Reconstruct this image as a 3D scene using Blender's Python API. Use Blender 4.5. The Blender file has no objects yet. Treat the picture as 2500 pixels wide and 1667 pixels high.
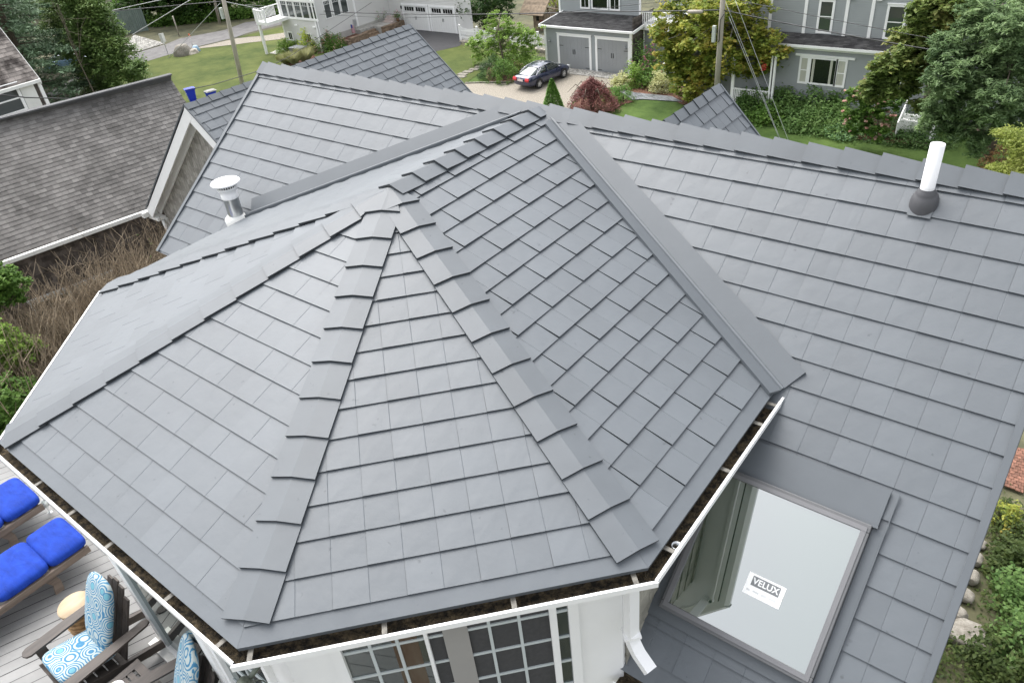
import bpy, bmesh, math, random
import numpy as np
from mathutils import Vector, Euler
random.seed(7); RNG = np.random.default_rng(7)
SC = bpy.context.scene; COL = SC.collection
R = math.radians
# ---------------------------------------------------------------- camera
FPX = 1832.48
CAM = np.array([4.8328, -4.2214, 3.8916])
EUL = (R(54.6163), R(5.4143), R(37.4952))
cd = bpy.data.cameras.new('camera'); cam = bpy.data.objects.new('camera', cd); COL.objects.link(cam)
cam.location = CAM; cam.rotation_euler = EUL
cd.sensor_width = 36.0; cd.lens = 36.0 * FPX / 2500.0; cd.clip_end = 2000; cd.clip_start = .05
SC.camera = cam
# ---------------------------------------------------------------- sky and sun (overcast)
SUN_EL, SUN_AZ = R(58), R(290)
w = bpy.data.worlds.new('World'); SC.world = w; w.use_nodes = True
nt = w.node_tree; nt.nodes.clear()
sky = nt.nodes.new('ShaderNodeTexSky'); sky.sky_type = 'NISHITA'; sky.sun_disc = False
sky.sun_elevation = SUN_EL; sky.sun_rotation = SUN_AZ; sky.dust_density = 4.0; sky.air_density = 1.0; sky.ozone_density = 1.0
hs = nt.nodes.new('ShaderNodeHueSaturation'); hs.inputs['Saturation'].default_value = .22
bg = nt.nodes.new('ShaderNodeBackground'); bg.inputs[1].default_value = .15
wo = nt.nodes.new('ShaderNodeOutputWorld')
nt.links.new(sky.outputs[0], hs.inputs['Color']); nt.links.new(hs.outputs[0], bg.inputs[0]); nt.links.new(bg.outputs[0], wo.inputs[0])
sl = bpy.data.lights.new('sun', 'SUN'); so = bpy.data.objects.new('sun', sl); COL.objects.link(so)
sl.energy = .5; sl.angle = R(60); sl.color = (1.0, .97, .93)
sd = Vector((math.sin(SUN_AZ) * math.cos(SUN_EL), math.cos(SUN_AZ) * math.cos(SUN_EL), math.sin(SUN_EL)))
so.rotation_euler = sd.to_track_quat('Z', 'Y').to_euler()
SC.view_settings.view_transform = 'Standard'; SC.view_settings.look = 'None'
SC.view_settings.gamma = 1.0; SC.view_settings.exposure = 1.62; SC.view_settings.use_curve_mapping = False
SC.render.engine = 'CYCLES'; SC.render.resolution_x = 1024; SC.render.resolution_y = 682
# ---------------------------------------------------------------- photograph rays -> world points (surveying only)
_M = np.array(Euler(EUL, 'XYZ').to_matrix())
def ray(q): return _M @ np.array([(q[0] - 1250) / FPX, -(q[1] - 833.5) / FPX, -1.0])
def AX(q, axis, val):
    r = ray(q); return CAM + r * (val - CAM[axis]) / r[axis]
GZ = -13.2
def G(q, z=GZ): return AX(q, 2, z)
def top(P, q):
    "height z of the vertical line through P seen at pixel q"
    n = np.cross(ray(q), _M @ np.array([1, 0, 0])); P = np.asarray(P, float)
    return P[2] + float(n @ (CAM - P)) / n[2]
def f1(x, y): return (x / 3.647, y / 3.647)
def f2(x, y): return (600 + x / 3.647, y / 3.647)
def f3(x, y): return (1120 + x / 3.647, y / 3.647)
def f4(x, y): return (1560 + x / 3.646, y / 3.646)
def f5(x, y): return (1900 + x / 3.647, y / 3.647)
def f6(x, y): return (x / 2.423, 420 + y / 2.423)
def fA(x, y): return (x / 2.613, 1067 + y / 2.613)
# ---------------------------------------------------------------- materials
MATS = {}
def newmat(name):
    m = bpy.data.materials.new(name); m.use_nodes = True; nt = m.node_tree
    return m, nt, nt.nodes['Principled BSDF'], nt.nodes['Material Output']
def mat(name, col, rough=.6, metal=0.0, var=.12, scale=6.0, bump=0.0, bscale=40.0, island=0.0, spec=.5, col2=None, detail=5, coat=0.0, stretch=None, thr=None, specks=0):
    """principled with object-space noise variation, optional per-island brightness change and fine bump"""
    m, nt, b, out = newmat(name)
    N = nt.nodes.new; Lk = nt.links.new
    tc = N('ShaderNodeTexCoord'); mp = N('ShaderNodeMapping'); Lk(tc.outputs['Object'], mp.inputs[0])
    if stretch: mp.inputs['Scale'].default_value = stretch
    no = N('ShaderNodeTexNoise'); no.inputs['Scale'].default_value = scale; no.inputs['Detail'].default_value = detail; no.inputs['Roughness'].default_value = .72 if detail >= 8 else .55
    Lk(mp.outputs[0], no.inputs['Vector'])
    cr = N('ShaderNodeValToRGB')
    c1 = [c * (1 - var) for c in col]; c2 = [min(1, c * (1 + var)) for c in (col2 or col)]
    lo, hi = thr or (.3, .7)
    cr.color_ramp.elements[0].position = lo; cr.color_ramp.elements[0].color = (*c1, 1)
    cr.color_ramp.elements[1].position = hi; cr.color_ramp.elements[1].color = (*c2, 1)
    Lk(no.outputs['Fac'], cr.inputs[0]); src = cr.outputs[0]
    if island:
        ge = N('ShaderNodeNewGeometry'); mr = N('ShaderNodeMapRange')
        mr.inputs['To Min'].default_value = 1 - island; mr.inputs['To Max'].default_value = 1 + island
        Lk(ge.outputs['Random Per Island'], mr.inputs[0])
        vm = N('ShaderNodeVectorMath'); vm.operation = 'SCALE'; Lk(src, vm.inputs[0]); Lk(mr.outputs[0], vm.inputs['Scale']); src = vm.outputs[0]
    if specks:
        n3 = N('ShaderNodeTexNoise'); n3.inputs['Scale'].default_value = specks; n3.inputs['Detail'].default_value = 3; Lk(mp.outputs[0], n3.inputs['Vector'])
        m3 = N('ShaderNodeMapRange'); m3.inputs['From Min'].default_value = .70; m3.inputs['From Max'].default_value = .76; m3.inputs['To Min'].default_value = 1.0; m3.inputs['To Max'].default_value = .68
        Lk(n3.outputs['Fac'], m3.inputs[0]); v3 = N('ShaderNodeVectorMath'); v3.operation = 'SCALE'; Lk(src, v3.inputs[0]); Lk(m3.outputs[0], v3.inputs['Scale']); src = v3.outputs[0]
    Lk(src, b.inputs['Base Color'])
    b.inputs['Roughness'].default_value = rough; b.inputs['Metallic'].default_value = metal
    b.inputs['Specular IOR Level'].default_value = spec; b.inputs['Coat Weight'].default_value = coat
    if bump:
        n2 = N('ShaderNodeTexNoise'); n2.inputs['Scale'].default_value = bscale; n2.inputs['Detail'].default_value = 6
        Lk(mp.outputs[0], n2.inputs['Vector'])
        bp = N('ShaderNodeBump'); bp.inputs['Strength'].default_value = bump; bp.inputs['Distance'].default_value = .02
        Lk(n2.outputs['Fac'], bp.inputs['Height']); Lk(bp.outputs[0], b.inputs['Normal'])
    MATS[name] = m; return m
def leafmat(name, cols, trans=.45, rough=.6, scale=.6):
    """leaves: hue varies from leaf to leaf (random per island) and across the crown (noise)"""
    m, nt, b, out = newmat(name); N = nt.nodes.new; Lk = nt.links.new
    ge = N('ShaderNodeNewGeometry'); tc = N('ShaderNodeTexCoord'); no = N('ShaderNodeTexNoise')
    no.inputs['Scale'].default_value = scale; no.inputs['Detail'].default_value = 3; Lk(tc.outputs['Object'], no.inputs['Vector'])
    ma = N('ShaderNodeMath'); ma.operation = 'MULTIPLY_ADD'; ma.inputs[1].default_value = .45
    Lk(ge.outputs['Random Per Island'], ma.inputs[0])
    m2 = N('ShaderNodeMapRange'); m2.inputs['From Min'].default_value = .3; m2.inputs['From Max'].default_value = .7
    m2.inputs['To Min'].default_value = 0; m2.inputs['To Max'].default_value = .55; Lk(no.outputs['Fac'], m2.inputs[0]); Lk(m2.outputs[0], ma.inputs[2])
    cr = N('ShaderNodeValToRGB'); e = cr.color_ramp.elements
    e[0].position = .0; e[0].color = (*cols[0], 1); e[1].position = 1.0; e[1].color = (*cols[-1], 1)
    for i, c in enumerate(cols[1:-1]):
        x = e.new((i + 1) / (len(cols) - 1)); x.color = (*c, 1)
    Lk(ma.outputs[0], cr.inputs[0]); Lk(cr.outputs[0], b.inputs['Base Color'])
    b.inputs['Roughness'].default_value = rough; b.inputs['Specular IOR Level'].default_value = .3
    tr = N('ShaderNodeBsdfTranslucent'); Lk(cr.outputs[0], tr.inputs[0]); mx = N('ShaderNodeMixShader'); mx.inputs[0].default_value = trans
    Lk(b.outputs[0], mx.inputs[1]); Lk(tr.outputs[0], mx.inputs[2]); Lk(mx.outputs[0], out.inputs['Surface'])
    MATS[name] = m; return m
def glassmat(name, tint=(.02, .025, .025), refl=.25, rough=.02, gc=(.9, .95, .93, 1)):
    m, nt, b, out = newmat(name); N = nt.nodes.new; Lk = nt.links.new
    b.inputs['Base Color'].default_value = (*tint, 1); b.inputs['Roughness'].default_value = .3; b.inputs['Specular IOR Level'].default_value = 0
    gl = N('ShaderNodeBsdfGlossy'); gl.inputs['Roughness'].default_value = rough; gl.inputs['Color'].default_value = gc
    fr = N('ShaderNodeFresnel'); fr.inputs[0].default_value = 1.5; ad = N('ShaderNodeMath'); ad.operation = 'ADD'; ad.use_clamp = True
    ad.inputs[1].default_value = refl; Lk(fr.outputs[0], ad.inputs[0]); mx = N('ShaderNodeMixShader')
    Lk(ad.outputs[0], mx.inputs[0]); Lk(b.outputs[0], mx.inputs[1]); Lk(gl.outputs[0], mx.inputs[2]); Lk(mx.outputs[0], out.inputs['Surface'])
    MATS[name] = m; return m

slate = mat('grey_metal_slate', (.100, .112, .123), .45, 0, .09, .9, bump=.16, bscale=9, detail=9, specks=14, island=.05, spec=.45)
capm = mat('grey_metal_cap', (.089, .100, .110), .46, 0, .09, 2.5, bump=.05, bscale=14, island=.03, specks=24, spec=.42)
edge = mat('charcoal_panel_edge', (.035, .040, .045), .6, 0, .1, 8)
flash = mat('grey_flashing', (.091, .102, .112), .45, 0, .08, 1.5, bump=.04, bscale=5, spec=.45, detail=9)
under = mat('roof_underlay', (.03, .032, .035), .9, 0, .2)
white = mat('white_paint', (.84, .84, .83), .45, 0, .02, 3.0, bump=.03)
whitedirty = mat('weathered_white_paint', (.70, .70, .67), .6, 0, .10, 2.0)
asph_grey = mat('asphalt_shingle_grey', (.085, .083, .083), .95, 0, .22, .8, bump=.5, bscale=120, island=.28, spec=.2, col2=(.12, .115, .11))
asph_dark = mat('asphalt_shingle_charcoal', (.032, .032, .034), .95, 0, .3, 1.5, bump=.5, bscale=60, island=.35, spec=.2, col2=(.05, .05, .05))
cedar = mat('weathered_cedar_shingle', (.30, .285, .255), .9, 0, .30, 9, bump=.4, bscale=60, island=.22, spec=.2, stretch=(3, 3, .5))
cedar_dark = mat('dark_cedar_shingle', (.11, .095, .085), .9, 0, .35, 4, bump=.4, bscale=60, island=.3, spec=.2)
clap_grey = mat('blue_grey_clapboard', (.28, .30, .302), .6, 0, .05, .8)
clap_pale = mat('pale_grey_clapboard', (.60, .595, .575), .6, 0, .04, .8)
clap_door = mat('grey_door_paint', (.27, .28, .285), .5, 0, .04, 1.5)
glass_dark = glassmat('dark_window_glass', (.008, .010, .010), .0)
glass_mid = glassmat('window_glass', (.04, .048, .048), .05)
glass_sky = glassmat('skylight_glass', (.05, .09, .06), .62, .015, (.64, .65, .64, 1))
screen = mat('insect_screen', (.05, .05, .052), .8, 0, .15, 30)
curtain = mat('cream_curtain', (.45, .45, .38), .9, 0, .12, 30, stretch=(1, 1, .05))
concrete = mat('foundation_concrete', (.38, .37, .34), .9, 0, .12, 2, bump=.3)
grime = mat('gutter_grime', (.022, .017, .010), .95, 0, .6, 22, bump=1.0, bscale=70, col2=(.11, .082, .045), detail=10, thr=(.42, .75))
metal = mat('galvanised_metal', (.55, .57, .58), .3, .85, .12, 4, bump=.1)
bronze = mat('greened_brass', (.11, .125, .10), .5, .5, .3, 25)
rubber = mat('grey_rubber_boot', (.07, .07, .075), .55, 0, .1, 10)
alu = mat('skylight_grey_metal', (.11, .112, .115), .5, .2, .05, 3)
black = mat('black_metal', (.012, .012, .013), .5)
teak = mat('dark_stained_wood', (.045, .037, .032), .6, 0, .35, 7, bump=.3, bscale=30, stretch=(1, .15, 1), col2=(.075, .06, .05))
teak_grey = mat('weathered_teak', (.12, .09, .07), .75, 0, .4, 8, bump=.35, bscale=30, stretch=(1, .12, 1), col2=(.19, .15, .12))
bluefab = mat('royal_blue_canvas', (.008, .040, .30), .85, 0, .22, 5, bump=.6, bscale=7, stretch=(1, 2.5, 1), spec=.25)
deckm = mat('grey_painted_deck_board', (.175, .175, .170), .7, 0, .10, 1.2, bump=.15, bscale=25, island=.05, col2=(.225, .225, .22))
lawnm = mat('lawn_grass', (.048, .080, .020), .95, 0, .25, .25, bump=.9, bscale=14, spec=.15, col2=(.105, .118, .036), detail=12)
lawn2 = mat('fresh_lawn_grass', (.038, .076, .017), .95, 0, .3, .4, bump=.9, bscale=14, spec=.15, col2=(.072, .112, .029), detail=12)
dirt = mat('rough_ground', (.035, .045, .018), .95, 0, .5, .5, bump=.8, bscale=6, col2=(.09, .085, .045), detail=12)
gravelm = mat('pea_gravel', (.17, .15, .12), .95, 0, .3, 14, bump=.7, bscale=30, col2=(.30, .27, .22), detail=15, thr=(.35, .65))
asphalt = mat('street_asphalt', (.12, .115, .115), .9, 0, .15, 1.2, bump=.4, bscale=40, col2=(.17, .165, .16), detail=10)
asphalt_new = mat('black_driveway_asphalt', (.035, .035, .038), .85, 0, .15, 1.5, bump=.4, bscale=40)
mulch = mat('bark_mulch', (.075, .032, .018), .95, 0, .5, 5, bump=1.0, bscale=18, col2=(.14, .065, .04), detail=10)
stonem = mat('field_stone', (.25, .225, .18), .9, 0, .35, 3, bump=.6, bscale=15, island=.3, col2=(.34, .31, .26))
pinkgran = mat('granite_block', (.15, .13, .10), .9, 0, .25, 7, bump=.7, bscale=30, island=.22, col2=(.24, .225, .195), detail=10)
slatest = mat('wet_slate_paving', (.10, .11, .12), .5, 0, .3, 2, bump=.2, island=.25, col2=(.17, .18, .19))
cobble = mat('cobble_paver', (.30, .29, .265), .9, 0, .2, 3, bump=.4, island=.35, col2=(.38, .37, .34))
brickm = mat('red_brick_paver', (.14, .065, .042), .9, 0, .25, 6, bump=.5, island=.28, col2=(.19, .09, .06))
blockm = mat('brown_wall_block', (.16, .11, .07), .9, 0, .25, 4, bump=.5, island=.28, col2=(.22, .16, .11))
bark = mat('tree_bark', (.10, .08, .06), .95, 0, .35, 5, bump=.8, bscale=14, stretch=(1, 1, .3))
barkpale = mat('pale_tree_bark', (.27, .25, .21), .95, 0, .35, 5, bump=.6, bscale=14, stretch=(1, 1, .3))
twigm = mat('bare_twig', (.20, .155, .105), .95, 0, .3, 3, island=.4, col2=(.29, .235, .165))
polem = mat('grey_utility_pole_wood', (.36, .325, .28), .9, 0, .25, 5, bump=.4, bscale=20, stretch=(1, 1, .1))
wirem = mat('overhead_wire', (.035, .035, .037), .6)
wiregrey = mat('steel_guy_wire', (.42, .43, .44), .5, .5)
binm = mat('blue_bin_plastic', (.008, .03, .42), .45, 0, .06, 2)
fencegreen = mat('grey_green_fence_board', (.15, .19, .17), .85, 0, .15, 2, island=.08)
playwood = mat('playhouse_cedar', (.22, .17, .12), .9, 0, .3, 4, island=.2)
playgreen = mat('playset_green_plastic', (.01, .22, .14), .5)
potm = mat('clay_pot', (.20, .08, .05), .8)
# ---------------------------------------------------------------- object helpers
def wloc(o):
    v = Vector((0, 0, 0))
    while o is not None: v = v + o.location; o = o.parent
    return v
class MB:
    def __init__(s): s.v = []; s.f = []; s.sm = []; s.mi = {}
    def face(s, pts, smooth=False, mi=0):
        if mi: s.mi[len(s.f)] = mi
        n = len(s.v); s.v += [tuple(float(c) for c in p) for p in pts]; s.f.append(tuple(range(n, n + len(pts)))); s.sm.append(smooth)
    def box(s, a, b):
        x0, y0, z0 = a; x1, y1, z1 = b; n = len(s.v)
        s.v += [(x0, y0, z0), (x1, y0, z0), (x1, y1, z0), (x0, y1, z0), (x0, y0, z1), (x1, y0, z1), (x1, y1, z1), (x0, y1, z1)]
        for q in ((0, 3, 2, 1), (4, 5, 6, 7), (0, 1, 5, 4), (1, 2, 6, 5), (2, 3, 7, 6), (3, 0, 4, 7)): s.f.append(tuple(n + i for i in q)); s.sm.append(False)
        return s
    def obox(s, O, U, V, W):
        "box from corner O spanned by vectors U,V,W"
        O, U, V, W = [np.asarray(t, float) for t in (O, U, V, W)]; n = len(s.v)
        for k in (0, 1):
            for a, b in ((0, 0), (1, 0), (1, 1), (0, 1)): s.v.append(tuple(O + U * a + V * b + W * k))
        fl = np.dot(np.cross(U, V), W) < 0
        for q in ((0, 3, 2, 1), (4, 5, 6, 7), (0, 1, 5, 4), (1, 2, 6, 5), (2, 3, 7, 6), (3, 0, 4, 7)):
            q = q[::-1] if fl else q; s.f.append(tuple(n + i for i in q)); s.sm.append(False)
        return s
    def tube(s, pts, rad, seg=6, caps=True, smooth=True):
        pts = [np.asarray(p, float) for p in pts]; n0 = len(s.v)
        rs = rad if hasattr(rad, '__len__') else [rad] * len(pts)
        up = None
        for i, p in enumerate(pts):
            d = pts[min(i + 1, len(pts) - 1)] - pts[max(i - 1, 0)]; d = d / (np.linalg.norm(d) + 1e-9)
            if up is None: up = np.array([0, 0, 1.]) if abs(d[2]) < .9 else np.array([1., 0, 0])
            a = np.cross(d, up); a /= np.linalg.norm(a) + 1e-9; b = np.cross(a, d); up = b
            for k in range(seg):
                t = 2 * math.pi * k / seg; s.v.append(tuple(p + rs[i] * (a * math.cos(t) + b * math.sin(t))))
        for i in range(len(pts) - 1):
            for k in range(seg):
                a = n0 + i * seg + k; b = n0 + i * seg + (k + 1) % seg
                s.f.append((a, a + seg, b + seg, b)); s.sm.append(smooth)
        if caps:
            s.f.append(tuple(n0 + k for k in range(seg))); s.sm.append(False)
            s.f.append(tuple(n0 + (len(pts) - 1) * seg + k for k in range(seg))[::-1]); s.sm.append(False)
        return s
    def lathe(s, prof, c=(0, 0, 0), seg=24, smooth=True):
        n0 = len(s.v)
        for r, z in prof:
            for k in range(seg):
                t = 2 * math.pi * k / seg; s.v.append((c[0] + r * math.cos(t), c[1] + r * math.sin(t), c[2] + z))
        for i in range(len(prof) - 1):
            for k in range(seg):
                a = n0 + i * seg + k; b = n0 + i * seg + (k + 1) % seg
                s.f.append((a, b, b + seg, a + seg)); s.sm.append(smooth)
        return s
    def prism(s, poly, O, U, V, W):
        "extrude 2D poly (in U,V) along W"
        O, U, V, W = [np.asarray(t, float) for t in (O, U, V, W)]
        a = [O + U * x + V * y for x, y in poly]; b = [p + W for p in a]; n = len(poly)
        s.face(a[::-1]); s.face(b)
        for i in range(n): s.face([a[i], a[(i + 1) % n], b[(i + 1) % n], b[i]])
        return s
    def build(s, name, m, parent=None, bevel=0, local=False):
        me = bpy.data.meshes.new(name); me.from_pydata(s.v, [], s.f)
        me.polygons.foreach_set('use_smooth', s.sm)
        for q in (m if isinstance(m, (list, tuple)) else [m]): me.materials.append(q)
        for i, k in s.mi.items(): me.polygons[i].material_index = k
        me.update()
        o = bpy.data.objects.new(name, me); COL.objects.link(o)
        if parent is not None:
            if not local:
                off = wloc(parent)
                me.transform(__import__('mathutils').Matrix.Translation(-off))
            o.parent = parent
        if bevel:
            bv = o.modifiers.new('bevel', 'BEVEL'); bv.width = bevel; bv.segments = 2; bv.limit_method = 'ANGLE'
        return o
def npmesh(name, verts, faces, m, parent=None):
    "verts (N,3), faces (M,k) arrays"
    me = bpy.data.meshes.new(name); k = faces.shape[1]
    me.vertices.add(len(verts)); me.loops.add(faces.size); me.polygons.add(len(faces))
    if parent is not None: verts = verts - np.array(wloc(parent))
    me.vertices.foreach_set('co', verts.astype(np.float32).ravel()); me.loops.foreach_set('vertex_index', faces.astype(np.int32).ravel())
    me.polygons.foreach_set('loop_start', np.arange(0, faces.size, k, dtype=np.int32)); me.update(calc_edges=True); me.validate()
    me.materials.append(m)
    o = bpy.data.objects.new(name, me); COL.objects.link(o); o.parent = parent
    return o
def tag(o, label=None, cat=None, group=None, kind=None):
    if label: o['label'] = label
    if cat: o['category'] = cat
    if group: o['group'] = group
    if kind: o['kind'] = kind
    return o
def empty(name, loc, label=None, cat=None, group=None, rz=0):
    o = bpy.data.objects.new(name, None); COL.objects.link(o); o.location = [float(c) for c in loc]; o.rotation_euler = (0, 0, rz)
    o.empty_display_size = .2
    return tag(o, label, cat, group)
def copy_tree(o, parent=None):
    c = o.copy(); COL.objects.link(c); c.parent = parent
    for ch in list(o.children): copy_tree(ch, c)
    return c
def clip(poly, half):
    "clip 2D poly by half planes (a,b,c): a*x+b*y<=c"
    for a, b, c in half:
        out = []
        for i in range(len(poly)):
            p, q = poly[i], poly[(i + 1) % len(poly)]; dp = a * p[0] + b * p[1] - c; dq = a * q[0] + b * q[1] - c
            if dp <= 1e-9: out.append(p)
            if (dp < -1e-9 and dq > 1e-9) or (dp > 1e-9 and dq < -1e-9):
                t = dp / (dp - dq); out.append((p[0] + (q[0] - p[0]) * t, p[1] + (q[1] - p[1]) * t))
        poly = out
        if len(poly) < 3: return []
    return poly
def halfs(poly):
    A = sum(poly[i][0] * poly[(i + 1) % len(poly)][1] - poly[(i + 1) % len(poly)][0] * poly[i][1] for i in range(len(poly)))
    P = poly if A > 0 else poly[::-1]; H = []
    for i in range(len(P)):
        (x0, y0), (x1, y1) = P[i], P[(i + 1) % len(P)]; dx, dy = x1 - x0, y1 - y0; l = math.hypot(dx, dy)
        if l < 1e-9: continue
        a, b = dy / l, -dx / l; H.append((a, b, a * x0 + b * y0))
    return H
def courses(mb, O, U, V, poly, expo, width, v0=0.0, thick=.015, lip=.005, side=.006, crease=True, off=None, gap=.002, jit=.0012, emi=0):
    """overlapping shingle courses inside a convex polygon of a plane; each panel is its own raised wedge with an open butt gap"""
    O, U, V = [np.asarray(t, float) for t in (O, U, V)]; N = np.cross(U, V)
    H = halfs(poly); us = [p[0] for p in poly]; vs = [p[1] for p in poly]
    P3 = lambda u, v, h: O + U * u + V * v + N * h
    k = 0; v = v0; rnd = random.Random(int(abs(O[0] * 37 + O[1] * 91 + O[2] * 13) * 10))
    while v < max(vs) - .01:
        e = min(expo + .03, 10); ofs = off(k, rnd) if off else (width / 2 if k % 2 else 0)
        u = math.floor((min(us) - ofs) / width) * width + ofs
        while u < max(us):
            wd = width; jt = rnd.uniform(-jit, jit); js = rnd.uniform(-jit, jit)
            def hh(a, b): return max(.0015, (thick + jt) * (1 - (b - v) / e) + side * (1 - (a - u) / wd) * (1 - .6 * (b - v) / e)) + js * .5
            segs = [(u + gap / 2, u + wd / 2 - .003), (u + wd / 2 - .003, u + wd / 2 + .003), (u + wd / 2 + .003, u + wd - gap / 2)] if crease else [(u + gap / 2, u + wd - gap / 2)]
            for si, (a, b) in enumerate(segs):
                dip = lambda x: (.0020 if crease and abs(x - u - wd / 2) < .0015 else 0)
                if crease and si == 1: subs = [(a, (a + b) / 2), ((a + b) / 2, b)]
                else: subs = [(a, b)]
                for a_, b_ in subs:
                    pg = clip([(a_, v), (b_, v), (b_, v + e), (a_, v + e)], H)
                    if pg: mb.face([P3(x, y, hh(x, y) - dip(x)) for x, y in pg])
                    ln = clip([(a_, v), (b_, v), (b_, v + .0005), (a_, v + .0005)], H)
                    if ln:
                        xa, xb = min(x for x, _ in ln), max(x for x, _ in ln)
                        if xb - xa > .002:
                            ha, hb = hh(xa, v) - dip(xa), hh(xb, v) - dip(xb)
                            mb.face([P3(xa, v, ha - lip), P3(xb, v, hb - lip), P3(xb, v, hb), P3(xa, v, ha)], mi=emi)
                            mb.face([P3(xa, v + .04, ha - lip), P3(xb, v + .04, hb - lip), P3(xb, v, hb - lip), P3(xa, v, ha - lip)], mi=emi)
            # raised left joint edge
            x = u + gap / 2
            lo, hi = v, v + e
            ln = clip([(x, v), (x + .001, v), (x + .001, v + e), (x, v + e)], H)
            if ln:
                ya, yb = min(y for _, y in ln), max(y for _, y in ln)
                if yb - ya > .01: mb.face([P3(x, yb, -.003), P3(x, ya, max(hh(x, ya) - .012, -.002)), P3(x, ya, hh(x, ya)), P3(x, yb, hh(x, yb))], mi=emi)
            u += wd
        v += expo; k += 1
def plane_basis(E0, E1, Ptop):
    "U along eave E0->E1, V up the slope"
    E0, E1, Ptop = [np.asarray(t, float) for t in (E0, E1, Ptop)]
    U = (E1 - E0) / np.linalg.norm(E1 - E0); N = np.cross(U, Ptop - E0); N /= np.linalg.norm(N)
    if N[2] < 0: N = -N
    V = np.cross(N, U); return E0, U, V, N
def to2(O, U, V, P): d = np.asarray(P, float) - O; return (float(d @ U), float(d @ V))
# ================================================================ THE HOUSE UNDER THE CAMERA
A_ = np.array([1.674, -3.4, 0.]); B_ = np.array([3.4, -1.571, 0.]); C_ = np.array([-1.674, -3.4, 0.]); D_ = np.array([-3.4, -1.571, 0.])
PK = np.array([0, -.107, 1.252]); RJ = np.array([0, 2.175, 1.252]); VR = np.array([3.4, .4955, 0.]); VL = np.array([-3.4, .4955, 0.])
MS = .7457; XL, XR, YR = -4.845, 4.983, 2.175; EX = .2335; PW = .456
def mz(y): return 1.252 - MS * (YR - y)
nb = empty('slate_roofed_house', (0, 0, GZ + 2.2), 'white walled house with grey metal slate roof, octagonal bay roof and skylight, filling the foreground', 'house')
root = nb
# ---- bay roof faces
def roof_face(name, E0, E1, others, v0=.115, mm=slate, expo=EX, first=0, parent=root, band=True, base_off=0.0, **kw):
    O, U, V, N = plane_basis(E0, E1, others[0])
    poly = [to2(O, U, V, p) for p in [E0, E1] + list(others)]
    mb = MB()
    off = lambda k, r: (.228 if (k + first) % 2 else 0) + base_off
    mb.face([O + U * a + V * b for a, b in poly])
    courses(mb, O, U, V, poly, expo, PW, v0=v0, off=off, emi=1, **kw)
    if band:   # smooth eave apron with a folded front lip
        L_ = np.linalg.norm(np.asarray(E1) - np.asarray(E0)); H = halfs(poly)
        pg = clip([(0, 0), (L_, 0), (L_, v0 + .03), (0, v0 + .03)], H); mb.face([O + U * a + V * b + N * .005 for a, b in pg])
        mb.face([O + N * .005, O + U * L_ + N * .005, O + U * L_ - V * .006 - N * .03, O - V * .006 - N * .03][::-1])
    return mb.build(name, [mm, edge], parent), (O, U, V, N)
roof_face('bay_roof_face', B_, VR, [RJ, PK], first=1, side=.009, gap=.006)
roof_face('bay_roof_face', A_, B_, [PK], first=0, base_off=.12)
roof_face('bay_roof_face', C_, A_, [PK], first=1, base_off=.05, side=.003)
roof_face('bay_roof_face', D_, C_, [PK], first=0)
roof_face('bay_roof_face', VL, D_, [PK, RJ], first=1)
# ---- main roof, front slope in two clipped pieces beside the bay, and back slope
ms, (mO, mU, mV, mN) = None, plane_basis((XL, -1.487, mz(-1.487)), (XR, -1.487, mz(-1.487)), (XL, YR, 1.252))
def main_piece(pts, base_off):
    mb = MB(); poly = [to2(mO, mU, mV, (x, y, mz(y))) for x, y in pts]
    mb.face([mO + mU * a + mV * b for a, b in poly])
    courses(mb, mO, mU, mV, poly, EX, PW, v0=.166, off=lambda k, r: (.228 if k % 2 else 0) + base_off, emi=1)
    H = halfs(poly); pg = clip([(0, 0), (20, 0), (20, .19), (0, .19)], H)
    if pg: mb.face([mO + mU * a + mV * b + mN * .005 for a, b in pg])
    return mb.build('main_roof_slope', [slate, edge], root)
main_piece([(0, YR), (3.4, .4955), (3.4, YR)], .13)
main_piece([(3.4, YR), (3.4, -1.487), (XR, -1.487), (XR, YR)], .13)
main_piece([(3.13, -1.487), (3.4, -1.487), (3.4, .49), (3.13, .2)], .13)
main_piece([(XL, YR), (XL, -.25), (-4.15, -.25), (0, YR)], .30)
main_piece([(-4.15, -.25), (-3.4, .12), (-3.4, .4955), (0, YR)][:4], .30)
bk = MB(); bk.face([(XR, YR, 1.252), (XR, 6, mz(YR) - MS * 3.8), (XL, 6, mz(YR) - MS * 3.8), (XL, YR, 1.252)]); bk.build('rear_roof_slope', flash, root)
# ---- rakes and eave trims of the main roof
def strip_box(mb, P0, P1, side, nrm, wd, th, lift=0.0):
    P0, P1, side, nrm = [np.asarray(t, float) for t in (P0, P1, side, nrm)]
    mb.obox(P0 + nrm * lift, P1 - P0, side * wd, nrm * th)
rk = MB(); strip_box(rk, (XR - .035, -1.50, mz(-1.50)), (XR - .035, YR, 1.252), (1, 0, 0), mN, .05, .034); strip_box(rk, (XR + .008, -1.50, mz(-1.50)), (XR + .008, YR, 1.252), (1, 0, 0), -mN, .012, .16)
rk.build('rake_trim', flash, root); rk = MB(); strip_box(rk, (XL - .02, -.25, mz(-.25)), (XL - .02, YR, 1.252), (1, 0, 0), mN, .05, .03)
rk.build('rake_trim', flash, root)
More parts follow.
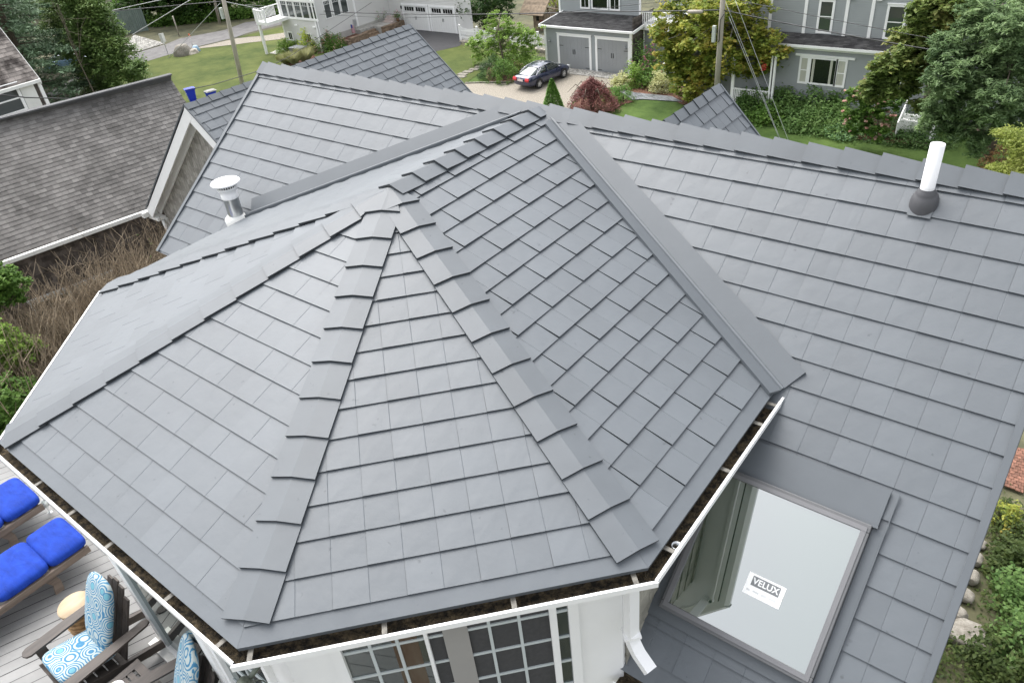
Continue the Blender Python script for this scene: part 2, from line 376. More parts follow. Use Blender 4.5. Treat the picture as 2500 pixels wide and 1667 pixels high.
# ---- valley flashing: two bent sheets and a centre rib
def valley(V0, sx):
    mb = MB(); V0 = np.asarray(V0, float); d = RJ - V0; L_ = np.linalg.norm(d); d /= L_
    bn = np.array([1.252 / 3.4 * sx, 0, 1.0]); bn /= np.linalg.norm(bn)       # bay side face normal
    wb = np.cross(d, bn); wb *= (1 if wb[0] * sx < 0 else -1); wm = np.cross(d, mN); wm *= (1 if wm[0] * sx > 0 else -1)
    V1 = V0 - d * .05; TE = RJ - d * .22
    m_off, b_off = .225, .15
    for wv, n_, W, lift in ((wm, mN, m_off, .042), (wb, bn, b_off, .040)):
        a0 = V1 + n_ * lift * .62; a1 = TE + n_ * lift * .62
        c0 = V1 + wv * W + n_ * lift; c1 = TE - d * .12 + wv * W * .9 + n_ * lift
        mb.face([a0, c0, c1, a1]); mb.face([c0, c0 - n_ * .036, c1 - n_ * .036, c1]); mb.face([a0, V1, V1 + wv * W, c0])
    rib = (mN + bn); rib /= np.linalg.norm(rib)
    for s, wv, n_ in ((1, wm, mN), (-1, wb, bn)):
        a0 = V1 + wv * .035 + n_ * .017; a1 = TE + wv * .035 + n_ * .017
        r0 = V1 + wv * .008 + rib * .045; r1 = TE + wv * .008 + rib * .045
        mb.face([a0, a1, r1, r0])
    mb.face([V1 + wm * .008 + rib * .045, TE + wm * .008 + rib * .045, TE + wb * .008 + rib * .045, V1 + wb * .008 + rib * .045])
    return mb.build('valley_flashing', flash, root)
valley(VR, 1); valley(VL, -1)
# ---- bent cap tiles along hips and ridges (one run = one part)
def cap_run(name, P0, P1, nL, nR, butts, w=.16, th=.018, raise_=.026, lap=.05, parent=root, clipw=None):
    """tiles laid along P0->P1; each tile's thick raised butt lies at the given distances (towards P1)"""
    P0, P1, nL, nR = [np.asarray(t, float) for t in (P0, P1, nL, nR)]; L_ = np.linalg.norm(P1 - P0); d = (P1 - P0) / L_
    nL = nL / np.linalg.norm(nL); nR = nR / np.linalg.norm(nR)
    sL = np.cross(nL, d); sR = -np.cross(nR, d)
    if sL @ nR > 0: sL = -sL
    if sR @ nL > 0: sR = -sR
    up = nL + nR; up /= np.linalg.norm(up); cr = 1 / max(.3, float(up @ nL)); mb = MB(); rnd = random.Random(5)
    prev = None
    for i, s1 in enumerate(butts):
        s0 = (butts[i - 1] if i else max(0, s1 - (butts[1] - butts[0]))) - lap * (1 if i else 0)
        j = rnd.uniform(-.002, .002)
        sec = []
        for s, h in ((s0, th + .004), (s1, th + raise_ + j)):
            b = P0 + d * s; ww = w
            if clipw: ww = min(w, max(.03, clipw * max(s, .02)))
            cl = b + up * h * cr
            sec.append([b + sL * ww + nL * (h - th), b + sL * ww + nL * h, cl, b + sR * ww + nR * h, b + sR * ww + nR * (h - th), cl - up * th * cr])
        a, b = sec
        mb.face([a[1], a[2], b[2], b[1]]); mb.face([a[2], a[3], b[3], b[2]])
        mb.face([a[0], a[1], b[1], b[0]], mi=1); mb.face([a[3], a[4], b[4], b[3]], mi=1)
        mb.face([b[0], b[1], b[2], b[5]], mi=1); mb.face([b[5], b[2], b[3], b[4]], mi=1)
        mb.face([a[5], a[0], b[0], b[5]]); mb.face([a[4], a[5], b[5], b[4]])
        # second thinner liner lip under the butt
        for side, n_, k in ((sL, nL, 0), (sR, nR, 1)):
            q0 = P0 + d * (s1 - .012); ww = np.linalg.norm(b[1] - b[2]) - .012
            t0 = q0 + up * .018; t1 = q0 + side * (w - .012 if not clipw else ww * .97) + n_ * .018
            mb.face([t0, t1, t1 - n_ * .012, t0 - n_ * .012], mi=1)
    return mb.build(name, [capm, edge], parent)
def fn(E0, E1, T): return plane_basis(E0, E1, T)[3]
nBV, nAB, nCA, nDC, nVD = fn(B_, VR, PK), fn(A_, B_, PK), fn(C_, A_, PK), fn(D_, C_, PK), fn(VL, D_, PK)
hipb = [.254 + .322 * k for k in range(12)]
cap_run('hip_cap', PK, B_, nAB, nBV, hipb[:12], clipw=.75)
cap_run('hip_cap', PK, A_, nCA, nAB, [.30 + .313 * k for k in range(12)], clipw=.75)
cap_run('hip_cap', PK, C_, nDC, nCA, [.36 + .315 * k for k in range(12)], clipw=.75)
cap_run('hip_cap', PK, D_, nVD, nDC, [.33 + .315 * k for k in range(12)], clipw=.75)
cap_run('ridge_cap', RJ + np.array([0, 0, .0]), PK, nBV, nVD, [.22 + .2955 * k for k in range(8)], w=.15, raise_=.03)
nBack = np.array([0, MS, 1.0])
cap_run('ridge_cap', (XR, YR, 1.252), (XL, YR, 1.252), mN, nBack, [.3035 * k + .30 for k in range(int(9.83 / .3035))] + [9.84], w=.155, raise_=.034)
# ---- lower-left gable wing and small far gable (part of the same house)
def gable(P, y0, y1, m_, wl, wr, first=0, ridge_w=.13, right_cl=True, base_off=0.):
    x, z = P
    for sx, wdt in ((1, wr), (-1, wl)):
        E0 = (x + sx * wdt, y0 if sx > 0 else y1, z - m_ * wdt); E1 = (x + sx * wdt, y1 if sx > 0 else y0, z - m_ * wdt)
        O, U, V, N = plane_basis(E0, E1, (x, (y0 + y1) / 2, z)); poly = [to2(O, U, V, p) for p in [E0, E1, (x, y1 if sx > 0 else y0, z), (x, y0 if sx > 0 else y1, z)]]
        mb = MB(); mb.face([O + U * a + V * b for a, b in poly])
        if sx > 0: courses(mb, O, U, V, poly, EX, PW, v0=.1, off=lambda k, r: (.228 if (k + first) % 2 else 0) + base_off, side=.009, gap=.007, emi=1)
        mb.build('gable_roof_slope', [slate, edge], root)
    rn = np.array([m_, 0, 1.]); ln = np.array([-m_, 0, 1.])
    n = int((y1 - y0) / .3); cap_run('ridge_cap', (x, y1, z), (x, y0, z), rn, ln, [(y1 - y0) * (k + 1) / n for k in range(n)], w=ridge_w, raise_=.02)
    for yy in (y0, y1):
        mb = MB(); s = -1 if yy == y0 else 1
        for sx, wdt in ((1, wr), (-1, wl)):
            N = np.array([m_ * sx, 0, 1.]); N /= np.linalg.norm(N)
            mb.obox((x, yy - .02 * s, z), (sx * wdt, 0, -m_ * wdt), (0, .035 * s, 0), N * .03)
        mb.build('rake_trim', flash, root)
GX, GZZ, GY = -11.17, -.72, 4.1
gable((GX, GZZ), GY, 11.25, .84, 3.95, 4.6, base_off=.1)
gable((-.31, -.09), 4.3, 7.44, 1.03, 2.6, 2.6, first=1)
# shingled gable wall with white rake boards and eave return
gw = MB(); zb = -6.2; m_ = .84
tri = [(-3.62, -3.62 * m_ - .18), (3.8, -3.8 * m_ - .18), (3.8, -5.5), (-3.62, -5.5)]
O = np.array([GX, GY + .30, GZZ]); Uw = np.array([1., 0, 0]); Vw = np.array([0, 0, 1.])
pw = [(0, -.18)] + [tri[0], (-3.62, -5.5), (3.8, -5.5), tri[1]]
gw.face([O + Uw * a + Vw * b for a, b in pw]); 
for part in ([(0, -.18), (-3.62, -3.62 * m_ - .18), (-3.62, -5.5), (0, -5.5)], [(0, -.18), (0, -5.5), (3.8, -5.5), (3.8, -3.8 * m_ - .18)]):
    courses(gw, O - np.array([0, 0, 0]), Uw, Vw, part, .135, .15, v0=-5.5, thick=.012, lip=.012, side=.002, crease=False, off=lambda k, r: r.uniform(0, .15), gap=.006)
gw.build('gable_wall', cedar, root)
X0_, Z0_ = (1, 0, 0), (0, 0, 1)
gb = MB()
for sx, wdt in ((-1, 3.95), (1, 4.6)):
    N = np.array([m_ * sx, 0, 1.]); N /= np.linalg.norm(N); P = np.array([GX, GY, GZZ])
    gb.obox(P - N * .03 + np.array([0, .004 if sx > 0 else 0, 0]), (sx * wdt, 0, -m_ * wdt), (0, .03, 0), -N * .24)       # fascia rake board
    gb.obox(P - N * .05 + np.array([0, .03, 0]), (sx * wdt, 0, -m_ * wdt), (0, .27 + (.0015 if sx > 0 else 0), 0), -N * .02)       # soffit
    gb.obox(P - N * .07 + np.array([0, .24 + (.003 if sx > 0 else 0), 0]), (sx * wdt, 0, -m_ * wdt), (0, .04, 0), -N * .22)       # frieze board
gb.prism([(-.16, -.19), (.16, -.19), (0, -.02)], (GX, GY - .003, GZZ), X0_, Z0_, (0, .03, 0)); gb.build('rake_board', white, root)
er = MB(); ex = GX - 3.95; ez = GZZ - 3.95 * m_
er.box((ex - .06, GY + .02, ez - .28), (ex + .42, GY + .26, ez - .20)); er.box((ex - .1, GY - .14, ez - .20), (ex + .04, 11, ez - .06))
er.box((ex + .30, GY + .22, -6.2), (ex + .44, GY + .34, ez - .28)); er.build('eave_return', whitedirty, root)
ds = MB(); q0 = np.array([ex + .36, GY + .16, ez - .3]); ds.tube([q0, q0 + [.05, 0, -.25], q0 + [.05, 0, -2.4]], .045, 8); ds.build('downspout', white, root)
sw = MB(); sw.box((ex + .36, GY + .34, -6.2), (ex + .40, 11, ez - .1)); sw.build('side_wall', cedar_dark, root)
# ---- walls of the bay
INS = .25
def inset_pt(P, Q, Rr, ins):
    "corner Q between edges PQ and QR moved inward"
    def ln(a, b): d = (b - a) / np.linalg.norm(b - a); n = np.array([d[1], -d[0], 0]); return a - n * ins, d
    a, d = ln(P, Q); b, e = ln(Q, Rr); M_ = np.array([[d[0], -e[0]], [d[1], -e[1]]]); t = np.linalg.solve(M_, (b - a)[:2]); return a + d * t[0]
VR0 = VR.copy(); VL0 = VL.copy()
WD, WC, WA, WB = inset_pt(VL0, D_, C_, INS), inset_pt(D_, C_, A_, INS), inset_pt(C_, A_, B_, INS), inset_pt(A_, B_, VR0, INS)
WV = WB + np.array([0, 2.2, 0]); WL = WD + np.array([0, 2.2, 0])
def wallhit(P0, P1, q):
    d = (P1 - P0) / np.linalg.norm(P1 - P0); n = np.array([d[1], -d[0], 0]); r = ray(q); t = ((P0 - CAM) @ n) / (r @ n); X = CAM + r * t; return float((X - P0) @ d), float(X[2])
DZ = -3.0
sof = MB(); sof.face([p + [0, 0, -.16] for p in (A_, C_, WC, WA)]); sof.face([p + [0, 0, -.16] for p in (B_, A_, WA, WB)]); sof.face([p + [0, 0, -.16] for p in (C_, D_, WD, WC)]); sof.face([p + [0, 0, -.16] for p in (VR0, B_, WB, WV)])
for P, Q in ((A_, B_), (C_, A_), (D_, C_), (B_, VR0)):
    d = (Q - P) / np.linalg.norm(Q - P); n = np.array([d[1], -d[0], 0]); sof.obox(P - n * .06 + [0, 0, -.20], Q - P, n * .025, (0, 0, .15))
sof.build('soffit', white, root)
def wallrect(mb, P0, P1, u0, u1, z0, z1, out=0.0, th=.02):
    d = (P1 - P0) / np.linalg.norm(P1 - P0); n = np.array([d[1], -d[0], 0])
    mb.obox(P0 + d * u0 + n * out + np.array([0, 0, z0 - P0[2]]), d * (u1 - u0), n * th, (0, 0, z1 - z0))
bw = MB()
for P, Q in ((WA, WB), (WC, WA), (WD, WC), (WB, WV), (WL, WD)):
    d = (Q - P) / np.linalg.norm(Q - P); n = np.array([d[1], -d[0], 0]); bw.obox(P - n * .12 + [0, 0, -5.6], Q - P, n * .12, (0, 0, 5.4))
bw.build('bay_wall', white, root)
LAB = np.linalg.norm(WB - WA); LCA = np.linalg.norm(WA - WC)
# front bay window (three units)
def zf(x, y): return (500 + x / 3.92, 1300 + y / 3.92)
def zb_(x, y): return (1000 + x / 3.675, 1300 + y / 3.675)
uL = wallhit(WA, WB, zf(1300, 1085))[0]; uR1 = wallhit(WA, WB, zf(2085, 925))[0]; uS0 = wallhit(WA, WB, zb_(150, 860))[0]
uS1 = wallhit(WA, WB, zb_(1235, 625))[0]; uK0 = wallhit(WA, WB, zb_(1300, 610))[0]; uK1 = wallhit(WA, WB, zb_(1405, 585))[0]
def bay_window(P, Q, units, z0, z1, frame_w=.045, mm=glass_mid):
    u0 = units[0][0] - .07; u1 = units[-1][1] + .07; mb = MB()
    wallrect(mb, P, Q, u0, u0 + .07, z0 - .06, z1 + .06, .0, .045); wallrect(mb, P, Q, u1 - .07, u1, z0 - .06, z1 + .06, .0, .045)
    wallrect(mb, P, Q, u0 + .07, u1 - .07, z1, z1 + .06, .0, .045); wallrect(mb, P, Q, u0 + .07, u1 - .07, z0 - .06, z0, .0, .045)
    for a, b in zip(units[:-1], units[1:]): wallrect(mb, P, Q, a[1], b[0], z0, z1, .0, .045)
    f = mb.build('window', white, root)
    for (a, b, cols, rz, gm) in units:
        g = MB(); wallrect(g, P, Q, a, b, z0, z1, .004, .004); g.build('pane', gm, f)
        g = MB(); n = cols
        for k in range(1, n): wallrect(g, P, Q, a + (b - a) * k / n - .011, a + (b - a) * k / n + .011, z0, z1, .009, .010)
        zz = z1 - rz
        while zz > z0 + .1: wallrect(g, P, Q, a + .001, b - .001, zz - .011, zz + .011, .0085, .0095); zz -= rz
        g.build('muntin_grid', MATS['muntin_grey'], f)
    return f
mat('muntin_grey', (.50, .54, .54), .5, 0, .05, 4)
glass_room = glassmat('lit_room_glass', (.055, .06, .058), .10)
fw = bay_window(WA, WB, [(uL, uR1, 3, .30, glass_room), (uS0, uS1, 4, .30, screen), (uK0, uK1, 1, .30, glass_mid)], -2.2, -.30)
# interior wooden slat blind and curtain column seen behind the glass of the middle unit
g = MB(); a, b = uS0 + .10, uS0 + .27; wallrect(g, WA, WB, a, b, -2.2, -.31, .020, .006); g.build('sash_post', mat('sash_post_grey', (.30, .29, .275), .7, 0, .05, 3), fw)
g = MB(); wallrect(g, WA, WB, uL + .33, uR1 - .05, -1.5, -.42, .0085, .0012); g.build('blind', mat('tan_reed_blind', (.21, .105, .045), .8, 0, .7, 9, col2=(.06, .045, .03), stretch=(1, 1, .35)), fw)
# sliding door and side light on the left bay wall
dm = MB(); wallrect(dm, WC, WA, .08, .20, DZ, -.2, .0, .05); wallrect(dm, WC, WA, 1.52, 1.66, DZ, -.2, .0, .05); wallrect(dm, WC, WA, .20, 1.52, DZ, DZ + .09, .0, .06); wallrect(dm, WC, WA, .20, 1.52, -.5, -.4, .0, .05)
do = dm.build('sliding_door', white, root)
g = MB(); wallrect(g, WC, WA, .20, 1.52, DZ + .09, -.5, .012, .006); g.build('pane', glassmat('dark_door_glass', (.03, .032, .033), .05), do)
g = MB(); wallrect(g, WC, WA, .20, .225, DZ + .09, -.5, .018, .03); g.build('screen_frame', MATS['muntin_grey'], do); g = MB(); wallrect(g, WC, WA, 1.495, 1.52, DZ + .09, -.5, .018, .03); g.build('screen_frame', MATS['muntin_grey'], do)
bay_window(WC, WA, [(1.80, 2.75, 2, .34, glass_mid)], DZ + .4, -.35)
th = MB(); wallrect(th, WC, WA, -.05, LCA, DZ - .02, DZ + .035, .05, .09); th.build('door_sill', whitedirty, root)
# ---- gutters
def gutter(P, Q, e0, e1, w=.115, zt=-.035, brackets=(), parent=root, dep=.085):
    """open K-gutter along eave P->Q, mitred by e0/e1 (extension of the outer lip at both ends)"""
    P = np.asarray(P, float); Q = np.asarray(Q, float); d = (Q - P) / np.linalg.norm(Q - P); n = np.array([d[1], -d[0], 0]); L_ = np.linalg.norm(Q - P)
    def row(o, z, e=1.0): return P + n * o - d * e0 * o + [0, 0, z], Q + n * o + d * e1 * o + [0, 0, z]
    mb = MB()
    a0, a1 = row(w, zt); b0, b1 = row(w, zt - dep * .55); c0, c1 = row(w - .03, zt - dep); d0, d1 = row(0, zt - dep); i0, i1 = row(w - .018, zt); j0, j1 = row(w - .018, zt - .012)
    mb.face([i0, i1, a1, a0]); mb.face([a0, a1, b1, b0]); mb.face([b0, b1, c1, c0]); mb.face([c0, c1, d1, d0]); mb.face([j0, j1, i1, i0])
    g_ = mb.build('gutter', white, parent)
    mb = MB(); k0, k1 = row(w - .0185, zt - .005); l0, l1 = row(w - .03, zt - .065); m0, m1 = row(-.022, zt - .072); o0, o1 = row(-.026, zt + .02)
    mb.face([k0, k1, l1, l0]); mb.face([l0, l1, m1, m0]); mb.face([m0, m1, o1, o0]); mb.build('leaf_litter', grime, g_)
    for s in brackets:
        mb = MB(); mb.obox(P + d * (s - .016) + n * (-.02) + [0, 0, zt - .004], d * .032, n * (w + .001), (0, 0, .007))
        mb.build('hanger_strap', MATS['strap'], g_)
    return g_
mat('strap', (.13, .122, .105), .6, .2, .4, 25)
t8 = math.tan(math.pi / 8)
gutter(A_, B_, .43, .41, w=.092, brackets=(.07, .87, 1.66, 2.42)); gutter(C_, A_, .41, .43, w=.074, brackets=(.75, 1.30, 1.85, 2.62, 3.2)); gutter(D_, C_, .41, .41, w=.07)
gutter(B_, VR - np.array([0, .02, 0]), 0.41, 0, w=.082, brackets=(.22, 1.05, 1.62, 1.88)); gutter(VL, D_, 0, .41, w=.07)
e0 = np.array([3.13, -1.487, mz(-1.487)]); gutter(e0, e0 + [1.85, 0, 0], 0, 0, brackets=(.3, 1.0, 1.6))
# outlet in the right gutter
g = MB(); g.lathe([(.030, -.06), (.034, -.02), (.030, -.018), (.026, -.06)], (3.445, -1.28, -.035), 14); g.build('gutter_outlet', metal, root)
# ---- downspout with elbow over the lower slope
dd_ = (WB - WA) / LAB; nn = np.array([dd_[1], -dd_[0], 0]); s_ = wallhit(WA, WB, zb_(1990, 480))[0]
g = MB(); Pq = AX((1541, 1440), 1, -1.60); P = np.array([Pq[0], -1.60, 0])
def duct(pts, a, b, wx, wy):
    for p0, p1 in zip(pts[:-1], pts[1:]): pass
    mb = MB(); n0 = 0
    rings = []
    for i, p in enumerate(pts):
        d = np.asarray(pts[min(i + 1, len(pts) - 1)]) - np.asarray(pts[max(i - 1, 0)]); d = d / np.linalg.norm(d); v = np.cross(d, a); v /= np.linalg.norm(v)
        rings.append([np.asarray(p) + a * wx * sx + v * wy * sy for sx, sy in ((-1, -1), (1, -1), (1, 1), (-1, 1))])
    for r0, r1 in zip(rings[:-1], rings[1:]):
        for k in range(4): mb.face([r0[k], r0[(k + 1) % 4], r1[(k + 1) % 4], r1[k]])
    mb.face(rings[0]); mb.face(rings[-1][::-1]); return mb
zend = float(AX((1540, 1552), 1, -1.60)[2])
out = np.array([.80, -.25, 0]); out /= np.linalg.norm(out)
perp = np.array([-out[1], out[0], 0])
dm = duct([P + [0, 0, -.15], P + [0, 0, zend], P + out * .02 + [0, 0, zend - .05], P + out * .07 + [0, 0, zend - .11], P + out * .19 + [0, 0, zend - .17]], perp, None, .042, .032)
dsp = dm.build('downspout', white, root)
g = MB(); g.obox(P - nn * .055 - dd_ * .06 + [0, 0, zend + .02], dd_ * .12, nn * .1, (0, 0, .02)); g.build('strap', white, dsp)
# lower wall patch of weathered shingle beside the downspout
g = MB(); sp_ = np.array([WB[0], WB[1], 0]) ; courses(g, WB + np.array([.004, .0, -5.6]), np.array([0, 1., 0]), np.array([0, 0, 1.]), [(.02, 3.0), (2.1, 3.0), (2.1, 5.42), (.02, 5.42)], .14, .16, v0=3.0, thick=.012, lip=.01, side=.002, crease=False, off=lambda k, r: r.uniform(0, .15))
g.build('shingle_wall', mat('lichen_shingle', (.26, .25, .21), .95, 0, .3, 8, bump=.4, island=.15), root)
# house body under the roofs
hb = MB(); hb.box((3.16, -1.38, GZ + 1.0), (4.9, 6, -1.62)); hb.face([(4.9, -1.38, -1.62), (4.9, 2.1, -1.62), (4.9, 2.1, 1.1), (4.9, -1.38, mz(-1.38) - .1)]); hb.box((-4.7, -.2, GZ + 1), (3.15, 6, -1.7)); hb.box((-14.7, 4.6, GZ + 1), (-7, 11, -5)); hb.box((-2.8, 6, GZ + 1), (2.2, 7.3, -2.9)); hb.build('house_wall', clap_pale, root)
# ---- skylight
def MPt(x, y, h=0.0): return np.array([x, y, mz(y)]) + mN * h
sk = MB(); X0, X1, Y0, Y1 = 3.236, 4.370, -1.045, -.107
def slab(mb, x0, x1, y0, y1, h0, h1):
    a, b, c, e = MPt(x0, y0, h0), MPt(x1, y0, h0), MPt(x1, y1, h0), MPt(x0, y1, h0); n = mN * (h1 - h0)
    mb.obox(a, b - a, e - a, n)
fwid = .058
for i, (a, b, c, e) in enumerate(((X0, X1, Y0, Y0 + .048), (X0, X1, Y1 - .048, Y1), (X0, X0 + fwid, Y0 + .048, Y1 - .048), (X1 - fwid, X1, Y0 + .048, Y1 - .048))): slab(sk, a, b, c, e, .0, .085 + (0 if i > 1 else .002))
skl = sk.build('skylight', alu, root, bevel=.006)
g = MB(); slab(g, X0 + .022, X1 - .022, Y0 + .02, Y0 + .046, .088, .094); slab(g, X0 + .022, X1 - .022, Y1 - .046, Y1 - .02, .088, .094); slab(g, X0 + .022, X0 + .056, Y0 + .046, Y1 - .046, .086, .092); slab(g, X1 - .056, X1 - .022, Y0 + .046, Y1 - .046, .086, .092); g.build('glazing_trim', mat('trim_grey', (.16, .16, .165), .4, .2, .04), skl)
g = MB(); g.face([MPt(X0 + .055, Y0 + .045, .074), MPt(X1 - .055, Y0 + .045, .074), MPt(X1 - .055, Y1 - .045, .074), MPt(X0 + .055, Y1 - .045, .074)]); g.build('skylight_glass', glass_sky, skl)
# sticker on the glass
sx0, sx1, sy0, sy1 = 3.742, 4.010, -.747, -.622
g = MB(); g.face([MPt(sx0, sy0, .076), MPt(sx1, sy0, .076), MPt(sx1, sy1, .076), MPt(sx0, sy1, .076)]); st = g.build('sticker', mat('sticker_white', (.85, .85, .84), .5, 0, .01), skl)
st['label'] = 'white rectangular maker sticker with grey name panel'
g = MB(); g.face([MPt(sx0 + .035, sy1 - .068, .0775), MPt(sx1 - .03, sy1 - .068, .0775), MPt(sx1 - .03, sy1 - .012, .0775), MPt(sx0 + .035, sy1 - .012, .0775)]); g.build('name_panel', mat('sticker_grey', (.17, .18, .185), .5, 0, .01), skl)
tcu = bpy.data.curves.new('lettering', 'FONT'); tcu.body = 'VELUX'; tcu.size = .062; tcu.extrude = .0003; tcu.offset = .0012; tcu.align_x = 'CENTER'; tcu.align_y = 'CENTER'
to_ = bpy.data.objects.new('tmp_text', tcu); COL.objects.link(to_); dg = bpy.context.evaluated_depsgraph_get(); dg.update()
tme = bpy.data.meshes.new_from_object(to_.evaluated_get(dg)); bpy.data.objects.remove(to_)
from mathutils import Matrix
Mx = Matrix(((mU[0], mV[0], mN[0], 0), (mU[1], mV[1], mN[1], 0), (mU[2], mV[2], mN[2], 0), (0, 0, 0, 1)))
ctr = MPt((sx0 + .035 + sx1 - .03) / 2, sy1 - .040, .0785)
tme.transform(Matrix.Translation(Vector(ctr) - wloc(skl)) @ Mx); tme.materials.clear(); tme.materials.append(MATS['sticker_white'])
lo = bpy.data.objects.new('lettering', tme); COL.objects.link(lo); lo.parent = skl
g = MB()
for k, (a, b) in enumerate(((.02, .045), (.065, .11), (.125, .165), (.18, .235))): g.face([MPt(sx0 + a, sy0 + .022 + .004 * (k % 2), .0772), MPt(sx0 + b, sy0 + .022, .0772), MPt(sx0 + b, sy0 + .030 + .004 * k % 2, .0772), MPt(sx0 + a, sy0 + .034, .0772)])
g.build('fine_print', mat('fine_print_grey', (.60, .61, .61), .6), skl)
# skylight flashing sheets
g = MB(); slab(g, 3.13, 4.40, -.108, .118, .020, .040); slab(g, 4.372, 4.455, -1.09, -.108, .020, .034); slab(g, 3.14, 3.234, -1.09, -.108, .020, .034); slab(g, 3.14, 4.455, -1.11, -1.047, .022, .036); slab(g, 4.452, 4.458, -1.10, .118, .018, .044); slab(g, 4.365, 4.405, -.112, -.098, .04, .075)
g.build('skylight_flashing', flash, root)
# ---- white plastic vent pipe with rubber boot
vx, vy = 3.89, 1.905; vz = mz(vy)
g = MB(); g.lathe([(.052, -.05), (.052, .50), (.044, .50), (.044, .30)], (vx, vy, vz), 28); vp = g.build('vent_pipe', mat('white_pvc', (.78, .78, .78), .3, 0, .02), root)
g = MB()
prof = [(.128, .0), (.128, .012), (.118, .045), (.100, .075), (.092, .080), (.090, .088), (.078, .108), (.066, .118), (.062, .135), (.052, .137)]
n0 = len(g.v); seg = 32
for r_, h_ in prof:
    for k in range(seg):
        t = 2 * math.pi * k / seg; tilt = max(0, 1 - h_ / .12)
        r_s = r_ * (.80 if r_ > .06 else 1.05); x, y = r_s * math.cos(t), r_s * math.sin(t); g.v.append((vx + x, vy + y, vz + h_ + (y * MS) * tilt + .02))
for i in range(len(prof) - 1):
    for k in range(seg): a = i * seg + k; b = i * seg + (k + 1) % seg; g.f.append((a, b, b + seg, a + seg)); g.sm.append(True)
g.build('rubber_boot', rubber, vp)
g = MB(); slab(g, vx - .085, vx + .085, vy - .095, vy + .08, .022, .026); g.build('boot_flashing', flash, vp)
# ---- galvanised flue with white rain cap
fx, fy = -3.66, .38; fz = mz(fy)
h_t = top((fx, fy, fz), (548, 427)) - fz
g = MB(); hh_ = h_t - .16
g.lathe([(.15, -.05), (.155, .03), (.12, .065), (.098, .075)], (fx, fy, fz), 28); flu = g.build('flue', whitedirty, root)
g = MB(); g.lathe([(.098, .05), (.098, hh_ * .70), (.102, hh_ * .70 + .005), (.102, hh_ * .72), (.098, hh_ * .725)], (fx, fy, fz), 28); g.build('flue_pipe', metal, flu)
g = MB(); g.lathe([(.103, hh_ * .68), (.106, hh_ * .78), (.102, hh_ * .785), (.102, hh_ * .93), (.118, hh_ * .95), (.124, hh_ * .97), (.12, hh_)], (fx, fy, fz), 28); g.build('flue_collar', white, flu)
g = MB()
for k in range(26):
    t = 2 * math.pi * k / 26; c, s_2 = math.cos(t), math.sin(t); g.obox((fx + c * .118 - s_2 * -.004, fy + s_2 * .118, fz + hh_ - .03), (-s_2 * .010, c * .010, 0), (c * .006, s_2 * .006, 0), (0, 0, .085))
g.build('flue_louvre', white, flu)
g = MB(); g.lathe([(.0001, hh_ + .02), (.105, hh_ + .0), (.105, hh_ + .05)], (fx, fy, fz), 28); g.build('flue_core', black, flu)
g = MB(); g.lathe([(.125, hh_ + .045), (.180, hh_ + .050), (.186, hh_ + .060), (.175, hh_ + .075), (.12, hh_ + .088), (.05, hh_ + .096), (.0005, hh_ + .098)], (fx, fy, fz), 32); g.build('rain_cap', white, flu)
# ---- wall lantern at the bay's front corner
lc = np.array(WA) + np.array([.06, -.16, -.62]); lcx = AX((598, 1637), 2, -.55)
lc = np.array([float(lcx[0]) * .5 + 1.62 * .5, -3.42, -.62])
g = MB(); g.lathe([(.0005, .15), (.03, .148), (.05, .13), (.06, .09), (.064, .02), (.075, .0), (.07, -.02)], lc, 20); g.tube([lc + [0, .0, .1], lc + [0, .16, .16], lc + [0, .30, .1]], .018, 8); la = g.build('wall_lantern', bronze, root)
g = MB(); g.lathe([(.055, -.02), (.085, -.08), (.08, -.17), (.05, -.22)], lc, 20); g.build('lantern_globe', glassmat('seeded_glass', (.45, .45, .42), .12), la)
g = MB()
for k in range(6):
    t = math.pi * k / 3; c, s_2 = math.cos(t), math.sin(t); g.tube([lc + [c * .06, s_2 * .06, .02], lc + [c * .12, s_2 * .12, -.04], lc + [c * .125, s_2 * .125, -.15], lc + [c * .06, s_2 * .06, -.24]], .005, 5)
for z_ in (-.05, -.14): g.tube([lc + [.124 * math.cos(t), .124 * math.sin(t), z_] for t in np.linspace(0, 2 * math.pi, 25)], .005, 5)
g.build('lantern_cage', bronze, la)
# ================================================================ GROUND AND PAVING
def tz(x, y):
    d = np.maximum(np.maximum((np.abs(x + 4) - 16) / 9.0, 0), np.maximum((y - 12) / 9.0, 0)); t = np.clip(d, 0, 1); t = t * t * (3 - 2 * t)
    return GZ + 2.2 * (1 - t)
gx = np.concatenate([np.linspace(-420, -100, 30), np.linspace(-98, 40, 140), np.linspace(44, 300, 20)]); gy = np.concatenate([np.linspace(-160, -30, 12), np.linspace(-28, 100, 130), np.linspace(104, 420, 30)])
XX, YY = np.meshgrid(gx, gy, indexing='ij'); ZZ = tz(XX, YY)
vv = np.stack([XX, YY, ZZ], -1).reshape(-1, 3); ii = np.arange(vv.shape[0]).reshape(XX.shape)
ff = np.stack([ii[:-1, :-1], ii[1:, :-1], ii[1:, 1:], ii[:-1, 1:]], -1).reshape(-1, 4)
tag(npmesh('ground', vv, ff, dirt), kind='structure')
def sheet(name, pix, m, lift, pts=None, kind='structure', rough=0.0):
    P = [G(q, GZ + lift) for q in pix] if pix else [np.array([x, y, GZ + lift]) for x, y in pts]
    mb = MB(); mb.face(P); bm = bmesh.new(); o = mb.build(name, m)
    if o.data.polygons and o.data.polygons[0].normal.z < 0: o.data.flip_normals()
    tag(o, kind=kind); return o
